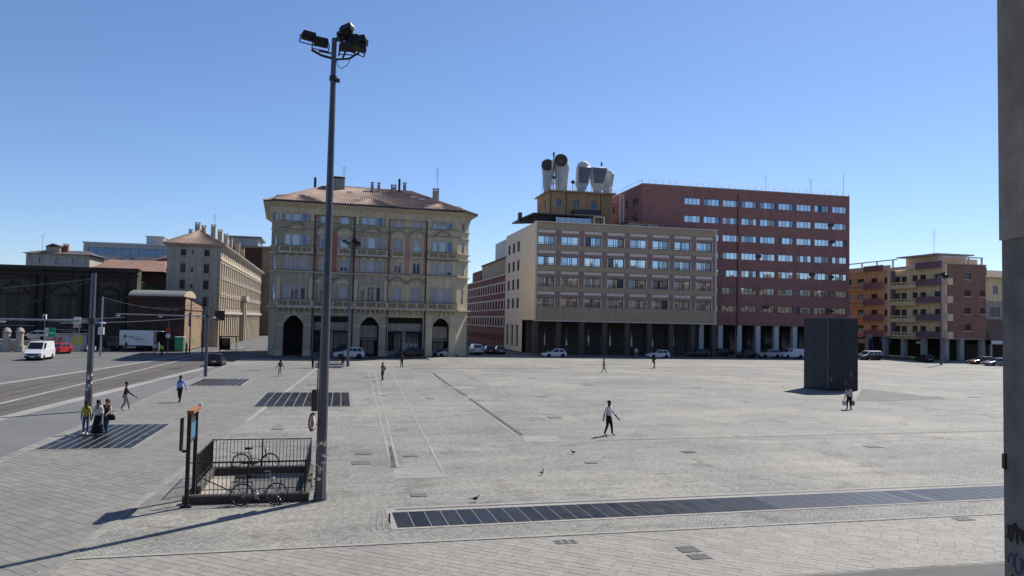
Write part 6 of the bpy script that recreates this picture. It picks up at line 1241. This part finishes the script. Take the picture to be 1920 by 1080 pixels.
# ------------------------------------------------------------------ bicycles
def bicycle(a, b, z, head, lean, fm, label, basket=False):
    o = empty('bicycle', W2(a, b, z), 0); o.rotation_euler = (R(lean), 0, R(head)); o.rotation_mode = 'XYZ'
    WR = .34; X0, X1 = -.52, .54
    def wheel():
        mb = MB(); n = 24
        for i in range(n):
            a0, a1 = 2 * math.pi * i / n, 2 * math.pi * (i + 1) / n; mb.cyl((WR * math.cos(a0), 0, WR * math.sin(a0)), (WR * math.cos(a1), 0, WR * math.sin(a1)), .02, 'rubber', n=5, cap=False)
        return mb.mesh('tyre')
    def rimf():
        mb = MB(); n = 24
        for i in range(n):
            a0, a1 = 2 * math.pi * i / n, 2 * math.pi * (i + 1) / n; mb.cyl((WR * .93 * math.cos(a0), 0, WR * .93 * math.sin(a0)), (WR * .93 * math.cos(a1), 0, WR * .93 * math.sin(a1)), .01, 'steel', n=4, cap=False)
        for i in range(14): a0 = 2 * math.pi * i / 14; mb.cyl((0, .02 * (-1) ** i, 0), (WR * .92 * math.cos(a0), 0, WR * .92 * math.sin(a0)), .0025, 'steel', n=3, cap=False)
        mb.cyl((0, -.05, 0), (0, .05, 0), .02, 'steel'); return mb.mesh('rim')
    for x in (X0, X1): w = ob('wheel', cached('bkw', wheel), o, (x, 0, WR)); ob('rim', cached('bkr', rimf), w)
    bb, st, hd, hb = (-.08, 0, .3), (-.22, 0, .72), (.34, 0, .82), (.4, 0, .62)
    mb = MB(); mb.tube([hb, (.1, 0, .34), bb], .022, fm, 8).tube([hd, hb], .024, fm, 8).tube([bb, st], .02, fm, 8).tube([(X0, .05, WR), bb], .013, fm).tube([(X0, -.05, WR), bb], .013, fm).tube([(X0, .05, WR), (-.2, 0, .62)], .011, fm).tube([(X0, -.05, WR), (-.2, 0, .62)], .011, fm).tube([(.2, 0, .45), (-.16, 0, .52)], .016, fm); part(o, 'frame', mb)
    part(o, 'fork', MB().tube([hb, (X1, .05, WR)], .013, fm).tube([hb, (X1, -.05, WR)], .013, fm)); part(o, 'seat_post', MB().cyl(st, (-.26, 0, .86), .014, 'steel')); part(o, 'saddle', MB().loft([[(-.4, -.1, .87), (-.4, .1, .87), (-.4, .09, .93), (-.4, -.09, .93)], [(-.25, -.08, .86), (-.25, .08, .86), (-.25, .07, .93), (-.25, -.07, .93)], [(-.1, -.02, .88), (-.1, .02, .88), (-.1, .02, .92), (-.1, -.02, .92)]], 'rubber'))
    part(o, 'handlebar', MB().tube([hd, (.31, 0, .98)], .015, 'steel').tube([(.16, -.28, 1.0), (.3, -.24, 1.03), (.33, 0, .99), (.3, .24, 1.03), (.16, .28, 1.0)], .013, 'steel')); part(o, 'crank', MB().lathe([(.03, .03), (.09, .035), (.09, .045), (.03, .05)], 'steel', bb, 12, 'Y').tube([(-.08, .06, .3), (.02, .08, .17)], .01, 'steel').tube([(-.08, -.06, .3), (-.18, -.08, .43)], .01, 'steel').box(-.03, .07, .07, .15, .155, .18, 'rubber').box(-.23, -.13, -.15, -.07, .42, .445, 'rubber'))
    part(o, 'chain_guard', MB().box(-.5, -.02, .035, .055, .28, .36, fm)); part(o, 'rear_rack', MB().tube([(-.2, -.06, .72), (-.85, -.06, .74), (-.85, .06, .74), (-.2, .06, .72)], .008, 'metal_black').tube([(X0, .06, WR), (-.7, .06, .74)], .007, 'metal_black').tube([(X0, -.06, WR), (-.7, -.06, .74)], .007, 'metal_black'))
    mg = MB()
    for xc, r0_, r1_ in ((X0, 20, 200), (X1, 60, 170)):
        for i in range(10):
            a0, a1 = R(r0_ + (r1_ - r0_) * i / 10), R(r0_ + (r1_ - r0_) * (i + 1) / 10); q = lambda aa, y: (xc + .385 * math.cos(aa), y, WR + .385 * math.sin(aa)); mg.face([q(a0, -.025), q(a1, -.025), q(a1, .025), q(a0, .025)], fm)
    part(o, 'mudguards', mg); part(o, 'lamp', MB().ell((.42, 0, .84), (.05, .035, .035), 'lamp_clear', 8, 6)); tag(o, label, 'bicycle', 'bicycles chained at the stairwell'); return o
p = AB(G(477, 886)); bicycle(p[0], HB1 + .52, 0, PA, 4, 'metal_black', 'black city bicycle standing behind the far side of the railing')
p = AB(G(484, 949)); bicycle(p[0] - .02, HB0 - .62, 0, PA, -22, 'metal_galv', 'pale grey bicycle leaning on the near side of the railing')
bicycle(HA1 + .46, HB0 + 2.3, 0, PA + 90, 6, 'metal_dark', 'dark bicycle against the right railing beside the mast')

# ------------------------------------------------------------------ people
SK = {'dark': (.055, .032, .022), 'brown': (.16, .09, .06), 'pale': (.46, .29, .21)}
for k, c in SK.items(): M('skin_' + k, c, .6, .06, 6, 0)
def cloth(name, c): 
    if name not in MATS: M(name, c, .9, .12, 14, .15)
    return name
for n, c in (('cl_white', (.68, .68, .68)), ('cl_black', (.014, .014, .017)), ('cl_yellow', (.50, .42, .07)), ('cl_jeans', (.10, .14, .24)), ('cl_blue', (.24, .34, .66)), ('cl_navy', (.018, .02, .035)), ('cl_brown', (.06, .032, .022)), ('cl_grey', (.22, .22, .21)), ('cl_pale', (.45, .43, .38)), ('cl_hivis', (.55, .62, .08)), ('cl_tan', (.36, .26, .19)), ('hair_dark', (.012, .01, .009)), ('hair_brown', (.06, .032, .018)), ('cl_cream', (.42, .40, .36))): cloth(n, c)
PENDING = []
def seg_d(p, a, b):
    ab = b - a; t = max(0, min(1, (p - a).dot(ab) / max(1e-9, ab.length_squared))); return (p - (a + ab * t)).length
def person(px, py, face, h, label, top, bottom, shoe='cl_black', skin='dark', hair='hair_dark', stride=.35, arms=(.3, -.3), sleeves='long', lean=0.0, hairlen=0, build=1.0, skirt=None, bend=None, legs='long', z=0.0, loc=None, armpose=None, wide=0.0):
    """standing or walking figure; face = world heading in degrees; returns its root"""
    k = h / 1.75; V = []; E = []; Rd = []; T = []
    def add(p, r, par, t):
        V.append(Vector(p) * k); Rd.append(r * k * (1.22 if r > .035 and not t.startswith('skin') else 1.08)); T.append(t)
        if par is not None: E.append((par, len(V) - 1))
        return len(V) - 1
    ln = math.sin(R(lean)); sp_ = lambda z, y=0.0: (0, y + (z - .95) * ln, .95 + (z - .95) * math.cos(R(lean)))
    pel = add(sp_(.95), .125 * build, None, bottom); spn = add(sp_(1.1), .115 * build, pel, top); ch = add(sp_(1.33), .14 * build, spn, top); nk = add(sp_(1.47), .056, ch, 'skin_' + skin); hl = add(sp_(1.555, .02), .078, nk, 'skin_' + skin); ht = add(sp_(1.67, .015), .082, hl, 'skin_' + skin)
    for s, st in ((-1, stride * .72), (1, -stride * .72)):
        st_ = st * 1.0; hip = add((s * (.09 + wide * .2), .0, .9), .088 * build, pel, bottom); kn = add((s * (.1 + wide), st_ * .42 + .03 + (.03 if st_ < 0 else 0), .5), .062, hip, bottom); back = st_ < 0
        an = add((s * (.1 + wide * 1.5), st_ * .95 - (.02 if back else 0), .085 + (.05 if back and stride > .2 else 0)), .043, kn, bottom if legs == 'long' else 'skin_' + skin); he = add((s * (.1 + wide * 1.5), st_ * .95 + .05, .04 + (.03 if back and stride > .2 else 0)), .038, an, shoe); add((s * (.11 + wide * 1.5), st_ * .95 + .17, .032 + (0.0)), .03, he, shoe)
    for i, (s, sw) in enumerate(((-1, arms[0]), (1, arms[1]))):
        sh = sp_(1.41); sh0 = add((s * .175 * build, sh[1], sh[2]), .062, ch, top); ap = (armpose or {}).get(i)
        if ap: el_, wr_ = ap
        else: el_ = (s * .235 * build, sh[1] + sw * .45 - .02, sh[2] - .285); wr_ = (s * .25 * build, sh[1] + sw * .95 + .04, sh[2] - .52)
        el = add(el_, .045, sh0, top if sleeves != 'none' else 'skin_' + skin); wr = add(wr_, .032, el, top if sleeves == 'long' else 'skin_' + skin)
        d = (Vector(wr_) - Vector(el_)).normalized(); pa = Vector(wr_) + d * .07; palm = add(pa, .03, wr, 'skin_' + skin); sd = Vector((0, 1, 0)) if abs(d.y) < .8 else Vector((0, 0, 1)); sd = (sd - d * sd.dot(d)).normalized(); inn = d.cross(sd) * (1 if s > 0 else -1)
        for j, (o_, l_) in enumerate(((.028, .075), (.01, .085), (-.008, .08), (-.026, .062))): f1 = add(pa + d * (.03 + l_ * .35) + sd * o_, .0095, palm, 'skin_' + skin); add(pa + d * (.03 + l_ * .8) + sd * o_ + inn * .025, .0085, f1, 'skin_' + skin)
        th = add(Vector(wr_) + d * .045 + sd * .045, .0105, palm, 'skin_' + skin); add(Vector(wr_) + d * .09 + sd * .062 + inn * .01, .009, th, 'skin_' + skin)
    me = bpy.data.meshes.new('body'); me.from_pydata(V, E, []); ob_ = bpy.data.objects.new('skeleton_tmp', me); COL.objects.link(ob_); md = ob_.modifiers.new('Skin', 'SKIN'); md.use_smooth_shade = True
    for i, sv in enumerate(me.skin_vertices[0].data): sv.radius = (Rd[i], Rd[i] * (.78 if T[i] in (top, bottom) and i < 3 else 1)); sv.use_root = i == 0
    sb_ = ob_.modifiers.new('Sub', 'SUBSURF'); sb_.levels = 1; sb_.render_levels = 1
    root = empty('person', loc or G(px, py, z), R(face - 90)); hp = V[ht]; hm = hair
    PENDING.append((ob_, root, V, E, T, 'skin_' + skin))
    mb = MB().ell((hp.x, hp.y - .012 * k, hp.z + .022 * k), (.098 * k, .108 * k, .098 * k), hm, 12, 9, z0=-.35)
    if hairlen: mb.loft([[(x * k, hp.y - (.05 + y) * k, hp.z + zz * k) for x, y in ((-.09, .0), (.09, .0), (.08, .07), (-.08, .07))] for zz in (.03, -.12, -hairlen)], hm, True)
    if hairlen == 0 and hair == 'bun': pass
    mb.build('hair', root)
    fc = MB(); f0 = Vector((0, hp.y + .083 * k, hp.z - .045 * k))
    for sx in (-1, 1): fc.ell(f0 + Vector((sx * .032 * k, -.004, .015 * k)), (.012 * k, .008 * k, .007 * k), 'hair_dark', 6, 5); fc.ell((sx * .085 * k, hp.y, hp.z - .04 * k), (.012 * k, .022 * k, .03 * k), 'skin_' + skin, 6, 5)
    fc.ell(f0 + Vector((0, .01 * k, -.012 * k)), (.012 * k, .018 * k, .022 * k), 'skin_' + skin, 6, 5); fc.ell(f0 + Vector((0, .0, -.045 * k)), (.024 * k, .008 * k, .006 * k), 'lamp_red', 6, 5); fc.build('face', root)
    if skirt: MB().lathe([(.13 * k, 1.02 * k), (.17 * k, .85 * k), (.24 * k, .45 * k), (.29 * k, .12 * k), (.27 * k, .115 * k)], skirt, n=16).build('skirt', root)
    tag(root, label, 'person', 'people on the square'); return root
def finish_people():
    dg = bpy.context.evaluated_depsgraph_get()
    for ob_, root, V, E, T, skin in PENDING:
        me = bpy.data.meshes.new_from_object(ob_.evaluated_get(dg)); me.name = 'body'; names = sorted(set(T)); me.materials.clear()
        for n in names: me.materials.append(MATS[n])
        for p in me.polygons:
            c = p.center; best = min(E, key=lambda e: seg_d(c, V[e[0]], V[e[1]])); a, b = best; t = T[b]
            if T[a] != T[b] and (c - V[a]).length < .3 * (V[b] - V[a]).length and a > 0: t = T[a]
            p.material_index = names.index(t); p.use_smooth = True
        ob('body', me, root); m_ = ob_.data; bpy.data.objects.remove(ob_); bpy.data.meshes.remove(m_)
def bag(name, root, off, size, m, label, handle=True, cat='bag'):
    """a carried bag: its own thing, placed beside the person"""
    c, s = math.cos(root.rotation_euler.z), math.sin(root.rotation_euler.z); p = Vector((root.location.x + off[0] * c - off[1] * s, root.location.y + off[0] * s + off[1] * c, root.location.z + off[2])); o = empty(name, p, root.rotation_euler.z); w, d, h = size
    rings = [[(x * w / 2 * f, y * d / 2 * f, z) for x, y in ((-1, -.7), (-.7, -1), (.7, -1), (1, -.7), (1, .7), (.7, 1), (-.7, 1), (-1, .7))] for z, f in ((0, .75), (h * .15, 1), (h * .7, .95), (h, .6))]; part(o, 'pouch', MB().loft(rings, m, True))
    if handle: part(o, 'handle', MB().tube([(-w * .25, 0, h), (-w * .12, 0, h + .14), (w * .12, 0, h + .14), (w * .25, 0, h)], .012, m, 5))
    tag(o, label, cat); return o
person(160, 814, -70, 1.6, 'girl in a yellow top and blue jeans, left of the group of three', 'cl_yellow', 'cl_jeans', 'cl_white', 'brown', stride=.12, arms=(.05, -.05), sleeves='short', hairlen=.12, build=.9)
person(182, 816, -80, 1.7, 'woman in white top and long black skirt, middle of the three', 'cl_white', 'cl_navy', 'cl_white', 'brown', stride=.12, arms=(.05, .1), sleeves='short', hairlen=.42, skirt='cl_navy', build=.92)
w3 = person(199, 814, -100, 1.72, 'woman in dark top and jeans embracing the one in the skirt', 'cl_black', 'cl_jeans', 'cl_black', 'pale', hair='hair_brown', stride=.15, sleeves='none', hairlen=.15, build=.92, armpose={1: ((.27, .14, 1.22), (.02, .34, 1.28)), 0: ((-.3, .1, 1.2), (-.28, .3, 1.08))})
bag('handbag', w3, (-.36, .12, .72), (.34, .16, .28), 'cl_black', 'black handbag on the arm of the woman in jeans')
person(235, 770, 15, 1.75, 'man in a dark brown shirt, grey trousers and white shoes', 'cl_brown', 'cl_grey', 'cl_white', 'brown', stride=.3, arms=(-.25, .55))
person(337, 754, -95, 1.8, 'man in a light blue shirt and dark trousers walking nearer', 'cl_blue', 'cl_navy', 'cl_black', 'dark', stride=.26, arms=(.15, -.1), armpose={0: ((-.32, -.02, 1.16), (-.4, .02, .93))})
person(525, 706, 160, 1.72, 'person in a black jacket and pale trousers left of the mast', 'cl_black', 'cl_pale', 'cl_white', 'brown', stride=.2, hairlen=.2)
w7 = person(717, 714, -120, 1.75, 'walker in dark clothes with a black bag, right of the mast', 'cl_grey', 'cl_black', 'cl_black', 'brown', stride=.3)
bag('backpack', w7, (.0, -.2, 1.0), (.32, .2, .45), 'cl_black', 'black bag on the back of the walker in dark clothes', False)
person(753, 689, -60, 1.74, 'person in dark clothes standing before the black cars', 'cl_brown', 'cl_black', 'cl_black', 'brown', stride=.1, armpose={0: ((-.28, .12, 1.2), (-.1, .25, 1.35))})
person(586, 691, 60, 1.7, 'dark dressed person leaning beside the distant stair railing', 'cl_black', 'cl_navy', 'cl_black', 'brown', stride=.08, lean=12, sleeves='short')
person(643, 689, 120, 1.7, 'person in black at the right end of the distant railing', 'cl_black', 'cl_black', 'cl_black', 'brown', stride=.08)
person(1132, 699, 5, 1.75, 'walker with tan top and trousers striding in mid square', 'cl_tan', 'cl_grey', 'cl_black', 'pale', stride=.42, sleeves='none')
w11 = person(1227, 691, 190, 1.6, 'person bending forward with a dark backpack near the white hatchback', 'cl_black', 'cl_black', 'cl_black', 'brown', stride=.2, lean=38)
bag('backpack', w11, (.0, -.02, 1.12), (.34, .26, .34), 'cl_black', 'dark backpack on the bending person', False)
person(1141, 816, -35, 1.82, 'man in a white T-shirt and black trousers, largest figure mid square', 'cl_white', 'cl_black', 'cl_cream', 'dark', stride=.2, arms=(.35, -.2), sleeves='short', build=1.1, wide=.04)
w13 = person(1592, 768, 95, 1.72, 'man in a pale shirt seen from behind near the monolith', 'cl_cream', 'cl_black', 'cl_black', 'dark', stride=.12, arms=(0, 0), sleeves='short', lean=8, build=1.12)
bag('shopping_bag', w13, (-.32, .08, .3), (.3, .22, .36), 'bag_white', 'white carrier bag in the left hand near the monolith'); bag('shopping_bag', w13, (.32, .08, .3), (.28, .2, .36), 'cl_grey', 'grey carrier bag in the right hand near the monolith')
person(1193, 669.5, -90, 1.75, 'person in white standing in the portico shade', 'cl_white', 'cl_tan', 'cl_black', 'pale', stride=.1)
person(236, 661, -90, 1.75, 'person in black standing before the white truck body', 'cl_black', 'cl_black', 'cl_black', 'brown', stride=.12, z=RZ); person(289, 664, -60, 1.78, 'person in a white shirt behind the truck tail, leftmost of three', 'cl_white', 'cl_grey', 'cl_black', 'brown', stride=.2, z=RZ); person(303, 667, -80, 1.75, 'worker in a yellow vest and black trousers behind the truck', 'cl_hivis', 'cl_black', 'cl_black', 'brown', stride=.3, z=RZ); person(297, 660, 20, 1.75, 'person in pale clothes between the worker and the truck', 'cl_cream', 'cl_pale', 'cl_black', 'brown', stride=.15, z=RZ); person(349, 663, -100, 1.7, 'person in grey standing by the sunlit shed wall', 'cl_grey', 'cl_black', 'cl_black', 'brown', stride=.1, z=RZ)
finish_people()
# ------------------------------------------------------------------ pigeons
M('pigeon', (.05, .05, .06), .6, .3, 20, 0)
for px, py, hd, lb in ((1016, 891, 60, 'pigeon pecking beside its shadow, middle of three'), (1075, 852, 200, 'pigeon farthest away, near the thin drain'), (891, 941, 20, 'pigeon nearest the black panel row')):
    o = empty('pigeon', G(px, py), R(hd)); o.scale = (.82,) * 3; rings = []
    for x, r, z in ((-.14, .012, .15), (-.08, .045, .14), (0, .07, .14), (.07, .06, .155), (.11, .035, .19), (.125, .028, .225), (.145, .03, .25), (.17, .02, .252), (.185, .006, .247)): rings.append([(x, r * math.cos(2 * math.pi * i / 8), z + r * math.sin(2 * math.pi * i / 8)) for i in range(8)])
    part(o, 'body', MB().loft(rings, 'pigeon', True)); part(o, 'tail', MB().prism([(-.25, -.035), (-.12, -.025), (-.12, .025), (-.25, .035)], .14, .152, 'pigeon')); part(o, 'leg', MB().cyl((.0, .025, .0), (.0, .025, .1), .006, 'lamp_red', n=4)); part(o, 'leg', MB().cyl((.02, -.025, .0), (.02, -.025, .1), .006, 'lamp_red', n=4)); tag(o, lb, 'pigeon', 'pigeons on the square')
